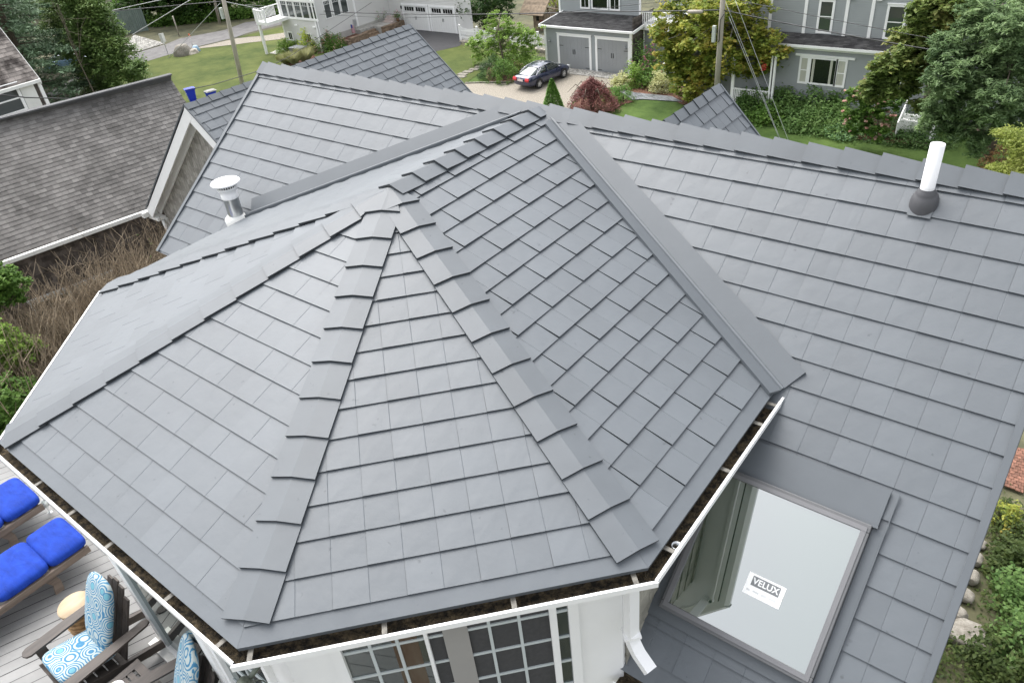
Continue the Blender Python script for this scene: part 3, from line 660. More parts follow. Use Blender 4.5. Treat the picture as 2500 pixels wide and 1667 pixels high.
# lawns (one west of the wing, one in front of the neighbours)
sheet('lawn', [f1(1250, 560), f1(1500, 490), f1(1690, 440), f1(2110, 385), f2(0, 385), f2(350, 340), f2(900, 460), f2(700, 560), f2(400, 900), f1(2400, 1500), f1(1000, 1300), f1(900, 700)], lawnm, .02)
sheet('front_lawn', None, lawn2, .010, pts=[(-50, 12), (16, 12), (16, 44.5), (-46, 48.5), (-55, 40), (-60, 22)])
sheet('side_lawn', [f2(1700, 455), f2(1900, 400), f2(2334, 480), f3(60, 740), f3(0, 1100), f2(1700, 1100)], lawnm, .035)
sheet('grass_strip', [f1(2110, 335), f1(2334, 280), f2(340, 235), f2(420, 250), f2(420, 320), f2(0, 325), f1(2200, 338)], lawnm, .026)
sheet('road', [f1(700, 800), f1(1150, 620), f1(1300, 550), f1(1500, 490), f1(1700, 430), f1(2100, 335), f2(0, 300), f2(800, 100), f2(800, 0), f2(340, 165), f2(0, 200), f1(2000, 270), f1(1600, 345), f1(1480, 395), f1(1240, 465), f1(800, 620), f1(300, 900)], asphalt, .03)
sheet('gravel_walk', [f1(1680, 442), f1(2110, 343), f1(2334, 322), f2(500, 270), f2(500, 330), f2(0, 385), f1(2100, 398), f1(1850, 425)], gravelm, .045)
sheet('driveway', [f2(930, 442), f2(1405, 275), f2(1480, 262), f2(1960, 310), f2(1905, 412), f2(1700, 458), f2(1300, 700), f2(300, 700)], asphalt_new, .05)
sheet('gravel_drive', [f3(55, 748), f3(470, 740), f3(700, 600), f3(850, 560), f3(1510, 690), f3(1440, 725), f3(1370, 775), f3(1030, 890), f3(975, 965), f3(930, 1003), f3(700, 1150), f3(0, 1150)], gravelm, .05)
sheet('mulch_bed', [f3(1385, 795), f3(1450, 830), f3(1560, 845), f3(1850, 858), f3(1850, 600), f3(1590, 560), f3(1510, 690), f3(1430, 740)], mulch, .045)
sheet('mulch_bed', [f3(945, 1000), f3(1000, 950), f3(1060, 890), f3(1420, 880), f3(1540, 898), f3(1560, 905), f3(1450, 935), f3(1380, 985), f3(1240, 1012)], mulch, .055)
sheet('mulch_bed', [f3(240, 695), f3(290, 735), f3(470, 737), f3(700, 650), f3(500, 520), f3(260, 600)], mulch, .06)
sheet('mulch_bed', [f2(320, 560), f2(400, 585), f2(540, 575), f2(640, 530), f2(600, 480), f2(430, 470), f2(330, 530)], mulch, .04)
sheet('mulch_bed', [f2(400, 440), f2(640, 470), f2(800, 480), f2(930, 442), f2(700, 400), f2(400, 400)], mulch, .045)
sheet('mulch_bed', [f4(200, 780), f4(260, 860), f4(380, 930), f4(600, 960), f4(950, 1095), f4(1100, 1092), f4(1300, 1100), f4(1823, 1205), f5(700, 1240), f5(1200, 1290), f5(1400, 1200), f5(1100, 1000), f5(0, 840), f4(800, 740)], mulch, .05)
# pavers
def paver_field(name, quad, nu, nv, m, lift, gap=.02, kind='structure', jit=.01):
    P = [G(q, GZ) for q in quad]; mb = MB(); rnd = random.Random(3)
    def bl(a, b): return (P[0] * (1 - a) + P[1] * a) * (1 - b) + (P[3] * (1 - a) + P[2] * a) * b
    for j in range(nv):
        of = .5 if j % 2 else 0
        for i in range(-1, nu + 1):
            a0, a1 = max(0, (i + of) / nu), min(1, (i + 1 + of) / nu)
            if a1 - a0 < .002: continue
            b0, b1 = j / nv, (j + 1) / nv; c = [bl(a0, b0), bl(a1, b0), bl(a1, b1), bl(a0, b1)]; ce = sum(c) / 4; z = lift + rnd.uniform(0, jit)
            c = [ce + (q - ce) * (1 - gap * 2) + np.array([0, 0, z]) for q in c]; mb.face(c)
            for k in range(4): mb.face([c[k], c[k] - [0, 0, .03], c[(k + 1) % 4] - [0, 0, .03], c[(k + 1) % 4]])
    return tag(mb.build(name, m), kind=kind)
paver_field('garage_apron', [f3(960, 665), f3(1440, 722), f3(1515, 680), f3(950, 612)], 34, 7, cobble, .09, .08)
paver_field('cobble_apron', [f1(1100, 470), f1(1240, 462), f1(1475, 392), f1(1190, 315)], 14, 14, cobble, .06, .08)
paver_field('slate_path', [f3(1375, 785), f3(1545, 897), f3(1640, 893), f3(1560, 832)], 3, 4, slatest, .07, .03)
paver_field('slate_path', [f3(1560, 832), f3(1640, 893), f3(1990, 915), f3(1900, 868)], 2, 8, slatest, .07, .03)
paver_field('patio', [f2(210, 480), f2(330, 500), f2(420, 450), f2(330, 430)], 4, 3, cobble, .06, .04)
for k, q in enumerate(((20, 686), (35, 664), (82, 642), (137, 621), (189, 600), (240, 580))):
    P = G(f3(*q), GZ + .04); mb = MB(); a = .3 * k; mb.prism([(-.42, -.22), (.4, -.26), (.45, .2), (.1, .27), (-.4, .22)], P + [0, 0, .0], (math.cos(a * .3), math.sin(a * .3), 0), (-math.sin(a * .3), math.cos(a * .3), 0), (0, 0, .05))
    tag(mb.build('stepping_stone', pinkgran), ['flat stepping stone in the side lawn, nearest the slate roof', 'second flat stepping stone in the lawn counted from the roof', 'third flat stepping stone in the lawn counted from the roof', 'fourth flat stepping stone in the lawn counted from the roof', 'fifth flat stepping stone in the lawn, next to last before the bush', 'flat stepping stone in the side lawn, farthest from the roof'][k], 'stone', 'stepping stones across the side lawn')
# cobble edging along the gravel drive
mb = MB()
pl = [G(f3(*q), GZ + .05) for q in ((55, 748), (250, 742), (470, 738))]
for P, Q in zip(pl[:-1], pl[1:]):
    n = int(np.linalg.norm(Q - P) / .28)
    for k in range(n):
        a = P + (Q - P) * k / n; d = (Q - P) / np.linalg.norm(Q - P); s = np.array([-d[1], d[0], 0]); mb.obox(a, d * .24, s * .14, (0, 0, .09))
pl = [G(f3(*q), GZ + .05) for q in ((930, 1003), (985, 965))]
mb.obox(pl[0], pl[1] - pl[0], (.12, .05, 0), (0, 0, .09))
tag(mb.build('drive_edging', pinkgran), kind='structure')
# ================================================================ FOLIAGE TOOLS
def rball(n): v = RNG.normal(size=(n, 3)); return v / np.linalg.norm(v, axis=1, keepdims=True)
def leaves(name, cen, size, m, parent, aspect=.55, droop=.0, upb=.9):
    "diamond leaves at the given centres; random tilt biased to face up"
    n = len(cen); nr = rball(n); nr[:, 2] = np.abs(nr[:, 2]) + upb; nr /= np.linalg.norm(nr, axis=1, keepdims=True)
    t = rball(n); t[:, 2] -= droop; a = t - nr * (t * nr).sum(1, keepdims=True); a /= np.linalg.norm(a, axis=1, keepdims=True) + 1e-9; b = np.cross(nr, a)
    sz = size * RNG.uniform(.65, 1.3, (n, 1))
    A = cen - a * sz * .5; C = cen + a * sz * .5; B = cen + b * sz * .5 * aspect + nr * sz * .08; D = cen - b * sz * .5 * aspect + nr * sz * .08
    V = np.stack([A, B, C, D], 1).reshape(-1, 3); F = np.arange(4 * n).reshape(-1, 4)
    return npmesh(name, V, F, m, parent)
def crown_points(blobs, n, clump=.28, shell=.55, nclump=None, flat=1.0):
    "leaf positions grouped in small clumps that sit mostly in the outer shell of the blobs"
    rs = np.array([b[3] for b in blobs]); wt = rs ** 2 / (rs ** 2).sum(); nc = nclump or max(8, n // 26)
    idx = RNG.choice(len(blobs), nc, p=wt); B = np.array([b[:4] for b in blobs]); u = RNG.uniform(shell, 1.05, (nc, 1)) ** .8
    cc = B[idx, :3] + rball(nc) * B[idx, 3:4] * u * np.array([1, 1, flat])
    k = RNG.integers(0, nc, n); r = clump * np.clip(rs.mean(), .3, 3)
    return cc[k] + RNG.normal(size=(n, 3)) * r * np.array([.5, .5, .32]), cc
def px_blob(q, rpx, Y, dy=0.0, axis=1):
    P = AX(q, axis, Y + dy); d = np.linalg.norm(P - CAM) * math.cos(math.atan(math.hypot(q[0] - 1250, q[1] - 833) / FPX)); return (P[0], P[1], P[2], rpx * d / FPX)
def trunk(name, base, topz, r, tgt, m=bark, parent=None, limbs=8, lean=(0, 0)):
    mb = MB(); base = np.asarray(base, float); H = topz - base[2]
    pts = [base + np.array([lean[0] * t + .08 * math.sin(t * 7), lean[1] * t + .08 * math.cos(t * 5), H * t]) for t in np.linspace(0, 1, 7)]
    mb.tube(pts, [r * (1 - .75 * t) for t in np.linspace(0, 1, 7)], 8)
    if len(tgt):
        sel = tgt[RNG.choice(len(tgt), min(limbs, len(tgt)), replace=False)]
        for s in sel:
            t = RNG.uniform(.3, .95); p = base + np.array([lean[0] * t, lean[1] * t, H * t]); mid = (p + s) / 2 + np.array([0, 0, .12 * np.linalg.norm(s - p)])
            mb.tube([p, mid, s], [r * .30, r * .17, r * .05], 5)
    return mb.build(name, m, parent)
def tree(name, label, cat, blobs, n, size, m, base=None, r=.2, group=None, bk=bark, limbs=14, clump=.28, shell=.55, aspect=.55, droop=0., topz=None, nclump=None):
    B = np.array(blobs); cx, cy = B[:, 0].mean(), B[:, 1].mean()
    if base is None: base = (cx, cy, float(tz(np.array(cx), np.array(cy))))
    o = empty(name, base, label, cat, group); P, cc = crown_points(blobs, n, clump, shell, nclump)
    P = P[P[:, 2] > base[2] + .02]
    leaves('crown', P, size, m, o, aspect, droop)
    trunk('trunk', base, topz or B[:, 2].max(), r, cc, bk, o, limbs); return o
def shrub(name, label, P, rx, rz, n, size, m, group=None, cat='shrub', ry=None, flowers=None, clump=.16, shell=.6, droop=0., aspect=.55):
    ry = ry or rx; o = empty(name, P, label, cat, group); nc = max(10, n // 22)
    d = rball(nc); d[:, 2] = np.abs(d[:, 2]); u = RNG.uniform(shell, 1.05, (nc, 1)); bump = 1 + .18 * np.sin(d[:, :1] * 5 + P[0]) * np.cos(d[:, 1:2] * 4 + P[1])
    cc = np.asarray(P) + d * u * bump * np.array([rx, ry, rz * 1.0]) ; k = RNG.integers(0, nc, n)
    pts = cc[k] + RNG.normal(size=(n, 3)) * clump * np.array([rx, ry, rz * .6]); pts[:, 2] = np.maximum(pts[:, 2], P[2] + .02)
    leaves('foliage', pts, size, m, o, aspect, droop)
    mb = MB()
    for k in range(7):
        e = cc[RNG.integers(0, nc)]; mb.tube([np.asarray(P) + [0, 0, -.05], (np.asarray(P) + e) / 2 + [0, 0, rz * .1], e], [.03, .02, .008], 4)
    mb.build('stems', bark, o)
    if flowers:
        nf, fs, fm = flowers; idx = RNG.choice(nc, min(nf, nc), replace=False); fc = cc[idx]; fc = np.repeat(fc, 14, 0) + RNG.normal(size=(len(idx) * 14, 3)) * fs * .45
        fc[:, 2] = np.maximum(fc[:, 2], P[2] + .05); leaves('blossom', fc, fs * .6, fm, o, .9)
    return o
L_mid = leafmat('mid_green_leaves', [(0.061, 0.132, 0.028), (0.123, 0.234, 0.045), (0.234, 0.356, 0.077)])
L_light = leafmat('light_green_leaves', [(0.123, 0.220, 0.039), (0.234, 0.369, 0.069), (0.412, 0.520, 0.139)])
L_maple = leafmat('turning_maple_leaves', [(0.101, 0.169, 0.030), (0.220, 0.288, 0.050), (0.421, 0.421, 0.084), (0.558, 0.389, 0.101)], scale=.9)
L_dark = leafmat('dark_green_leaves', [(0.028, 0.072, 0.022), (0.061, 0.123, 0.032), (0.115, 0.193, 0.054)])
L_spruce = leafmat('blue_green_needles', [(0.050, 0.093, 0.050), (0.119, 0.186, 0.101), (0.371, 0.506, 0.320)], .2)
L_pine = leafmat('olive_green_needles', [(0.061, 0.109, 0.032), (0.139, 0.220, 0.061), (0.234, 0.302, 0.095)], .25)
L_willow = leafmat('grey_green_narrow_leaves', [(0.076, 0.135, 0.059), (0.169, 0.254, 0.109), (0.338, 0.456, 0.211)])
L_reddish = leafmat('bronze_green_leaves', [(0.084, 0.135, 0.034), (0.186, 0.254, 0.068), (0.371, 0.338, 0.119)])
L_gold = leafmat('golden_conifer_sprays', [(.14, .20, .04), (.28, .33, .07), (.42, .44, .14)])
L_jm = leafmat('burgundy_leaves', [(0.123, 0.054, 0.049), (0.234, 0.095, 0.088), (0.383, 0.180, 0.150)])
L_box = leafmat('boxwood_leaves', [(0.054, 0.139, 0.028), (0.139, 0.274, 0.049), (0.244, 0.412, 0.082)])
L_shrub = leafmat('rhododendron_leaves', [(0.059, 0.127, 0.034), (0.135, 0.236, 0.065), (0.254, 0.371, 0.119)])
L_pink = leafmat('pink_petals', [(0.600, 0.242, 0.203), (0.600, 0.508, 0.405)], .3)
L_rose = leafmat('rose_petals', [(0.600, 0.081, 0.242), (0.600, 0.242, 0.405)], .3)
L_yel = leafmat('yellow_green_leaves', [(0.412, 0.547, 0.054), (0.600, 0.600, 0.139)])
L_grass = leafmat('ornamental_grass_blades', [(0.338, 0.371, 0.151), (0.574, 0.574, 0.288), (0.600, 0.600, 0.439)])
# ================================================================ TREES AND SHRUBS
# big maple in front of the grey house
mb_ = [px_blob(f4(*q), r / 3.646, 42.0, dy) for q, r, dy in (((250, 150), 190, 0), ((480, 60), 200, 1), ((700, 60), 200, -1), ((950, 60), 170, 0), ((330, 330), 200, 0), ((560, 300), 220, -1), ((800, 300), 210, 1), ((1000, 280), 150, 0), ((1180, 420), 150, 0), ((300, 480), 170, 0), ((540, 480), 200, 0), ((780, 520), 180, -1), ((1020, 500), 170, 0), ((1180, 560), 110, .5), ((420, 680), 160, 0), ((620, 700), 130, 0), ((1130, 330), 120, 0), ((860, 640), 60, 0), ((300, 640), 110, 0), ((470, 820), 90, -1), ((1000, 660), 70, 0), ((160, 340), 90, 0), ((1080, 20), 120, 0))]
tree('maple_tree', 'large maple with yellow and orange tinged leaves behind the centre utility pole', 'tree', mb_, 19000, .27, L_maple, base=tuple(G(f4(850, 900))), r=.24, limbs=40, clump=.30, bk=barkpale, shell=.35, aspect=.75)
# small light tree beside the car
sb = [px_blob(f3(*q), r / 3.647, 44.0, dy) for q, r, dy in (((400, 260), 130, 0), ((290, 330), 130, 0), ((480, 350), 140, 0), ((600, 300), 100, 0), ((200, 420), 110, 0), ((380, 470), 140, 0), ((560, 430), 120, 0), ((660, 380), 80, 0), ((300, 170), 70, 0), ((430, 160), 70, 0), ((160, 520), 60, 0), ((120, 390), 60, 0), ((700, 240), 50, 0), ((430, 560), 60, 0))]
tree('ornamental_tree', 'small airy light green tree beside the parked navy car', 'tree', sb, 9000, .19, L_light, base=tuple(G(f3(400, 640))), r=.10, limbs=26, clump=.26, shell=.3, aspect=.6)
# dark tree behind it
tree('shade_tree', 'dark green shade tree behind the white picket fence and garage wall', 'tree', [px_blob(f3(*q), r / 3.647, 53.0) for q, r in (((120, 40), 140), ((260, 30), 150), ((400, 60), 120), ((60, 120), 90), ((200, 130), 100), ((330, -60), 160), ((20, 60), 60))], 9000, .24, L_dark, base=tuple(G(f3(230, 260))), r=.2)
tree('yellow_tree', 'small yellow green tree behind the wooden playhouse', 'tree', [px_blob(f3(*q), r / 3.647, 62.0) for q, r in (((850, 10), 90), ((880, 70), 60), ((800, -20), 70))], 2500, .22, L_yel, base=tuple(G(f3(860, 200))), r=.1)
# right hand trees
rb = [px_blob(f5(*q), r / 3.647, 31.0, dy) for q, r, dy in (((1500, 450), 170, 0), ((1750, 350), 220, 1), ((2050, 300), 230, 0), ((1500, 700), 180, -1), ((1750, 650), 210, 0), ((2000, 600), 220, 1), ((2200, 550), 150, 0), ((1450, 900), 140, 0), ((1700, 950), 190, 0), ((1950, 900), 210, -1), ((2180, 850), 160, 0), ((1400, 1080), 110, 0), ((1600, 1180), 120, 0), ((1850, 1150), 170, 0), ((2100, 1080), 170, 0), ((1750, 1330), 80, 0), ((1320, 1150), 60, 0), ((2050, 80), 180, 2), ((1750, 100), 150, 1))]
tree('willow_leaved_tree', 'large tree with narrow grey green leaves filling the top right corner', 'tree', rb, 42000, .24, L_willow, base=tuple(G(f5(1850, 1420))), r=.24, limbs=40, clump=.24, shell=.35, aspect=.28, droop=.5)
rb = [px_blob(f5(*q), r / 3.647, 36.0, dy) for q, r, dy in (((1300, 100), 150, 0), ((1450, 30), 170, 0), ((1250, 260), 130, 0), ((1420, 220), 150, 0), ((1100, 350), 120, 0), ((1300, 420), 150, 0), ((1600, 150), 150, 0), ((1050, 560), 150, -1), ((900, 640), 110, -1), ((850, 800), 120, -1), ((1000, 760), 130, -1), ((1200, 600), 150, 0), ((1180, 780), 110, 0), ((1500, 330), 130, 0), ((1350, 560), 100, 0), ((1320, 960), 80, 0), ((1230, 930), 50, 0), ((1360, 1060), 60, 0), ((1650, 20), 140, 0))]
tree('bronze_leaved_tree', 'spreading tree with bronze tinged green leaves in front of the grey house corner', 'tree', rb, 26000, .26, L_reddish, base=tuple(G(f5(1250, 1150))), r=.22, limbs=34, clump=.26, shell=.3, droop=.4)
o = empty('golden_conifer', AX(f5(2080, 1500), 1, 22), 'golden green conifer sprays reaching in at the right edge below the big tree', 'tree'); pts = []
for a, b, n in (((2188, 1230), (1900, 1190), 260), ((2188, 1330), (2000, 1260), 200), ((2188, 1290), (2080, 1390), 150), ((2188, 1530), (1860, 1500), 380), ((2188, 1440), (2060, 1420), 160), ((2188, 1560), (2000, 1570), 200)):
    A0, B0 = AX(f5(*a), 1, 21), AX(f5(*b), 1, 22.5); t = RNG.uniform(0, 1, (n * 3, 1)); pts.append(A0 * (1 - t) + B0 * t + RNG.normal(size=(n * 3, 3)) * .16 * (1.15 - t) + np.array([0, 0, .05]))
leaves('sprays', np.concatenate(pts), .15, L_gold, o, .3, .4)
m_ = MB(); m_.tube([AX(f5(2500, 1900), 1, 21), AX(f5(2400, 1500), 1, 21.5), AX(f5(2188, 1300), 1, 22)], [.10, .06, .02], 6); m_.tube([AX(f5(2400, 1560), 1, 21.5), AX(f5(1900, 1510), 1, 22.5)], [.05, .01], 5); m_.build('branch', bark, o)
shrub('barberry', 'low dark red leaved shrub under the trees near the right edge', G(f5(2000, 1500)), 1.1, 1.2, 1500, .14, leafmat('barberry_leaves', [(0.139, 0.032, 0.032), (0.220, 0.193, 0.054)]))
# hydrangea with faded pink heads
hb_ = [px_blob(f5(*q), r / 3.647, 38.0, dy) for q, r, dy in (((700, 950), 120, 0), ((850, 900), 120, 0), ((960, 1000), 110, 0), ((700, 1080), 110, 0), ((880, 1100), 120, 0), ((780, 800), 90, 0), ((1050, 920), 60, 0), ((900, 1200), 60, 0), ((640, 860), 70, 0))]
ho = tree('hydrangea', 'tall hydrangea with faded pink flower heads at the corner of the grey house bed', 'shrub', hb_, 7000, .19, L_mid, base=tuple(G(f5(850, 1230))), r=.06, limbs=16, clump=.22, shell=.5)
P, cc = crown_points(hb_, 900, .10, .97, 70); leaves('blossom', P, .15, L_pink, ho, .9)
# shrubs along the grey house
rh = 'green shrubs in the bed along the grey house'
for q, r_, h_, lab in (((1200, 1000), 1.9, 2.0, 'leafy green rhododendron at the left end of the grey house bed, by the guy wire'), ((1150, 1060), 1.6, 1.1, 'low green shrub in front of the left end of the grey house bed'), ((960, 1010), 1.1, 1.6, 'loose green shrub beneath the maple beside the gable peak'), ((1560, 1010), 1.9, 2.1, 'tall green rhododendron under the triple window of the grey house'), ((1500, 1110), 1.9, 1.3, 'broad low green shrub in front of the triple window bed'), ((1740, 1020), 1.3, 1.8, 'dark green shrub between the triple window and the hydrangea')):
    shrub('rhododendron', lab, G(f4(*q)), r_ * .85, h_ * .78, 3000, .20, [L_shrub, L_mid, L_light][int(q[0]) // 10 % 3], rh)
shrub('rhododendron', 'low green shrub at the lawn edge in front of the hydrangea', G(f5(470, 1140)), 1.9, 1.2, 3000, .21, L_shrub, rh)
shrub('spirea', 'small pale green mound shrub at the front lawn edge', G(f5(580, 1210)), 1.0, .75, 1500, .12, leafmat('pale_green_leaves', [(0.163, 0.302, 0.139), (0.327, 0.520, 0.244)]), rh)
shrub('juniper', 'low dark groundcover shrub under the right trees', G(f5(1100, 1260)), 2.6, .5, 2600, .16, L_dark, ry=1.0)
shrub('yew', 'dark green clipped yew below the white porch stair', G(f5(1150, 1180)), 1.6, 1.5, 4000, .10, L_dark)
# japanese maple mound, boxwoods, cone
jm = G(f3(1190, 985)); jo = empty('japanese_maple', jm, 'weeping burgundy japanese maple mound beside the gravel drive', 'tree'); pts = []
nstr = 260
for k in range(nstr):
    a = RNG.uniform(0, 2 * math.pi); rr = RNG.uniform(.2, 1.0) ** .6; H0 = RNG.uniform(1.9, 2.45) * (1 - .25 * rr); R_ = 2.0 * rr; t = RNG.uniform(0, 1, (26, 1)) ** .7
    z = H0 * (1 - (t ** 2.2) * (.35 + .6 * rr)); xy = np.array([[math.cos(a), math.sin(a) * .9]]) * R_ * t
    pts.append(np.concatenate([xy, z], 1) + RNG.normal(size=(26, 3)) * .07)
pts = np.concatenate(pts) + jm; leaves('crown', pts, .17, L_jm, jo, .35, .9)
m_ = MB()
for k in range(9): a = k * .7; m_.tube([jm, jm + [.3 * math.cos(a), .3 * math.sin(a), 1.1], jm + [1.1 * math.cos(a), 1.0 * math.sin(a), 1.75], jm + [1.7 * math.cos(a), 1.5 * math.sin(a), 1.2]], [.08, .06, .03, .01], 5)
m_.build('trunk', bark, jo)
shrub('boxwood', 'round clipped boxwood ball at the tip of the japanese maple bed', G(f3(1470, 912)), .72, 1.15, 2600, .07, L_box, 'clipped boxwood balls', clump=.07, shell=.85)
shrub('boxwood', 'clipped boxwood mound half hidden behind the japanese maple', G(f3(1370, 905)), .72, 1.0, 2200, .07, L_box, 'clipped boxwood balls', clump=.07, shell=.85)
shrub('boxwood', 'dark round bush left of the navy car, farther from it', G(f3(310, 690)), 1.05, 1.6, 3000, .11, L_dark, 'round bushes by the car', clump=.09, shell=.8)
shrub('boxwood', 'dark round bush right behind the boot of the navy car', G(f3(400, 725)), 1.1, 1.6, 3400, .11, L_mid, 'round bushes by the car', clump=.09, shell=.8)
shrub('laurel', 'light green bush between the navy car and the small tree', G(f3(560, 620)), 1.6, 1.3, 2600, .16, L_light)
cp = G(f3(845, 1010)); co = empty('cone_shrub', cp, 'narrow cone shaped evergreen just behind the roof ridge by the gravel drive', 'shrub')
t = RNG.uniform(0, 1, (6000, 1)); a = RNG.uniform(0, 2 * math.pi, (6000, 1)); rr = .78 * (1 - t) ** .8 * RNG.uniform(.75, 1.05, (6000, 1)) + .03
leaves('foliage', np.concatenate([rr * np.cos(a), rr * np.sin(a), t * 2.3], 1) + cp, .13, L_box, co); m_ = MB(); m_.tube([cp, cp + [0, 0, 2.1]], [.05, .01], 5); m_.build('stem', bark, co)
# flower bed right of the grey garage
for q, r_, h_, mm_, fl, nm, lab in (((1640, 690), 1.3, 2.4, L_mid, (26, .16, L_rose), 'rose_bush', 'tall rose bush with pink blooms right of the grey garage doors'), ((1700, 770), 1.1, 1.6, L_mid, (16, .13, L_rose), 'rose_bush', 'shorter rose bush with few blooms nearer the slate path'), ((1560, 760), .9, 1.4, L_light, None, 'perennial', 'light green leafy perennial clump in the garage bed'), ((1450, 790), .7, 1.0, L_grass, None, 'perennial', 'yellowing grassy clump at the corner of the garage bed'), ((1800, 810), .9, 1.3, L_grass, None, 'perennial', 'yellowing grassy clump beside the white post')):
    shrub(nm, lab, G(f3(*q)), r_, h_, 2000, .15, mm_, flowers=fl)
# bed by the white house
for q, r_, h_, mm_, fl, nm, lab in (((700, 445), 1.6, 1.7, L_mid, (26, .16, L_pink), 'rose_bush', 'pink flowered rose bush in front of the brown block retaining wall'), ((800, 455), 1.1, 1.5, L_mid, (10, .14, L_pink), 'rose_bush', 'green rose bush with few blooms against the retaining wall corner'), ((585, 455), 1.1, 1.7, L_yel, None, 'hosta', 'bright yellow green bush at the basement wall of the white house'), ((370, 475), .9, 1.2, L_light, None, 'hosta', 'light green bush by the white house corner'), ((470, 440), .7, .8, L_light, None, 'hosta', 'small green plant between yellow bush and house corner')):
    shrub(nm, lab, G(f2(*q)), r_, h_, 2200, .17, mm_, flowers=fl and (fl[0] * 2, .24, fl[2]))
def grass_tuft(P, r, h, label):
    o = empty('ornamental_grass', P, label, 'grass clump', 'ornamental grasses by the utility box'); n = 700; a = RNG.uniform(0, 2 * math.pi, n); ln = RNG.uniform(.5, 1, n); lean = RNG.uniform(.1, 1, n) * r
    b0 = np.stack([.2 * np.cos(a) * r, .2 * np.sin(a) * r, 0 * a], 1) + P; t0 = b0 + np.stack([np.cos(a) * lean, np.sin(a) * lean, h * ln], 1); w_ = np.stack([-np.sin(a), np.cos(a), 0 * a], 1) * .010
    mid = (b0 + t0) / 2 + np.array([0, 0, .15 * h]); V = np.stack([b0 - w_, b0 + w_, mid + w_, t0, mid - w_], 1).reshape(-1, 3); npmesh('blades', V, np.arange(5 * n).reshape(-1, 5), L_grass, o); return o
grass_tuft(G(f2(365, 570)), .8, 1.0, 'brownish ornamental grass clump left of the utility box'); grass_tuft(G(f2(440, 578)), .8, 1.3, 'pale ornamental grass clump in front of the utility box'); grass_tuft(G(f2(535, 555)), .9, 1.4, 'pale ornamental grass clump right of the utility box')
# conifers and bushes of the upper left
def conifer(label, base, H, Rr, n, size, m, group=None, skew=0, aspect=.3, name='spruce_tree', cl=.16):
    o = empty(name, base, label, 'tree', group); base = np.asarray(base, float); nb_ = int(H * 9); t = np.sort(RNG.uniform(.08, .99, nb_)); a = RNG.uniform(0, 2 * math.pi, nb_); ln = Rr * (1 - t) ** .8 * RNG.uniform(.65, 1.1, nb_) + .15
    k = RNG.choice(nb_, n, p=ln / ln.sum()); s = RNG.uniform(.15, 1, n) ** .6
    x = np.cos(a[k]) * ln[k] * s; y = np.sin(a[k]) * ln[k] * s; z = t[k] * H - .22 * ln[k] * s ** 1.5 + .10 * ln[k] * s ** 3
    wd = .22 * ln[k] * s * (1.15 - s); P = np.stack([x, y, z], 1) + RNG.normal(size=(n, 3)) * np.stack([wd + cl * .5, wd + cl * .5, .0 * wd + cl * .35], 1)
    leaves('crown', P + base, size, m, o, aspect, .2, .8); mb = MB(); mb.tube([base, base + [0, 0, H * .97]], [H * .022, .02], 7)
    for j in range(0, nb_, 2): mb.tube([base + [0, 0, t[j] * H], base + [math.cos(a[j]) * ln[j] * .8, math.sin(a[j]) * ln[j] * .8, t[j] * H - .12 * ln[j]]], [.05, .01], 4)
    mb.build('trunk', bark, o); return o
lb = [px_blob(f1(*q), r / 3.647, 26.0, dy) for q, r, dy in (((700, 60), 220, 0), ((850, 250), 220, 0), ((620, 300), 200, 1), ((780, 450), 230, -1), ((1000, 420), 170, 0), ((1050, 560), 200, 0), ((860, 650), 200, 0), ((1180, 650), 110, 0), ((1000, 760), 120, 0), ((550, 130), 160, 1), ((820, 60), 120, 0), ((500, 30), 160, 0), ((720, 800), 90, 0), ((1230, 570), 70, 0), ((680, -60), 200, 0))]
tree('juniper_tree', 'bushy olive green evergreen tree behind the dark shingled roof', 'tree', lb, 46000, .32, L_pine, base=tuple(G(f1(900, 1000), GZ)), r=.06, limbs=16, clump=.30, shell=.15, aspect=.4, bk=bark)
for q, H, lab in (((400, 980), 19, 'tall blue green spruce with pale branch tips at the left, nearest the bushy evergreen'), ((40, 900), 21, 'tall blue green spruce in the top left corner above the small cottage roof'), ((230, 700), 21, 'dark spruce standing behind the two pale tipped ones at top left')):
    conifer(lab, G(f1(*q)), H, 6.5, 22000, .42, L_spruce, 'spruces at the top left')
# woods beyond the street: individual trees
wl = 'woodland trees beyond the street'; rnd = random.Random(11); cnt = 0
spots = []
for k in range(17):
    x = 950 + k * 92; q = f1(x, 300 - k * 11) if x < 2300 else f2(x - 2188, 130 - (k - 15) * 10); P = G(q); spots.append((P[0] + rnd.uniform(-2, 2) - 2, P[1] + rnd.uniform(0, 3) + 1.5 + (3 if x < 1350 else 0)))
words = ['farthest left', 'second from the left', 'third from the left', 'fourth from the left', 'fifth from the left', 'sixth from the left', 'seventh from the left', 'eighth from the left', 'ninth from the left', 'tenth from the left', 'eleventh from the left', 'twelfth from the left', 'thirteenth from the left', 'fourteenth from the left', 'fifteenth from the left', 'sixteenth from the left', 'farthest right']
protoA = conifer('p', (0, 0, 0), 12, 3.6, 7000, .5, L_dark, name='woodland_tree'); protoB = None
def wood_tree(P, H, R_, m, label):
    n = 6; bl = [(P[0] + rnd.uniform(-1, 1) * R_ * .5, P[1] + rnd.uniform(-1, 1) * R_ * .5, P[2] + H * rnd.uniform(.2, .9), R_ * rnd.uniform(.45, .7)) for _ in range(9)]
    return tree('woodland_tree', label, 'tree', bl, 6500, .42, m, base=tuple(P), r=.22, group=wl, limbs=8, clump=.2, bk=bark)
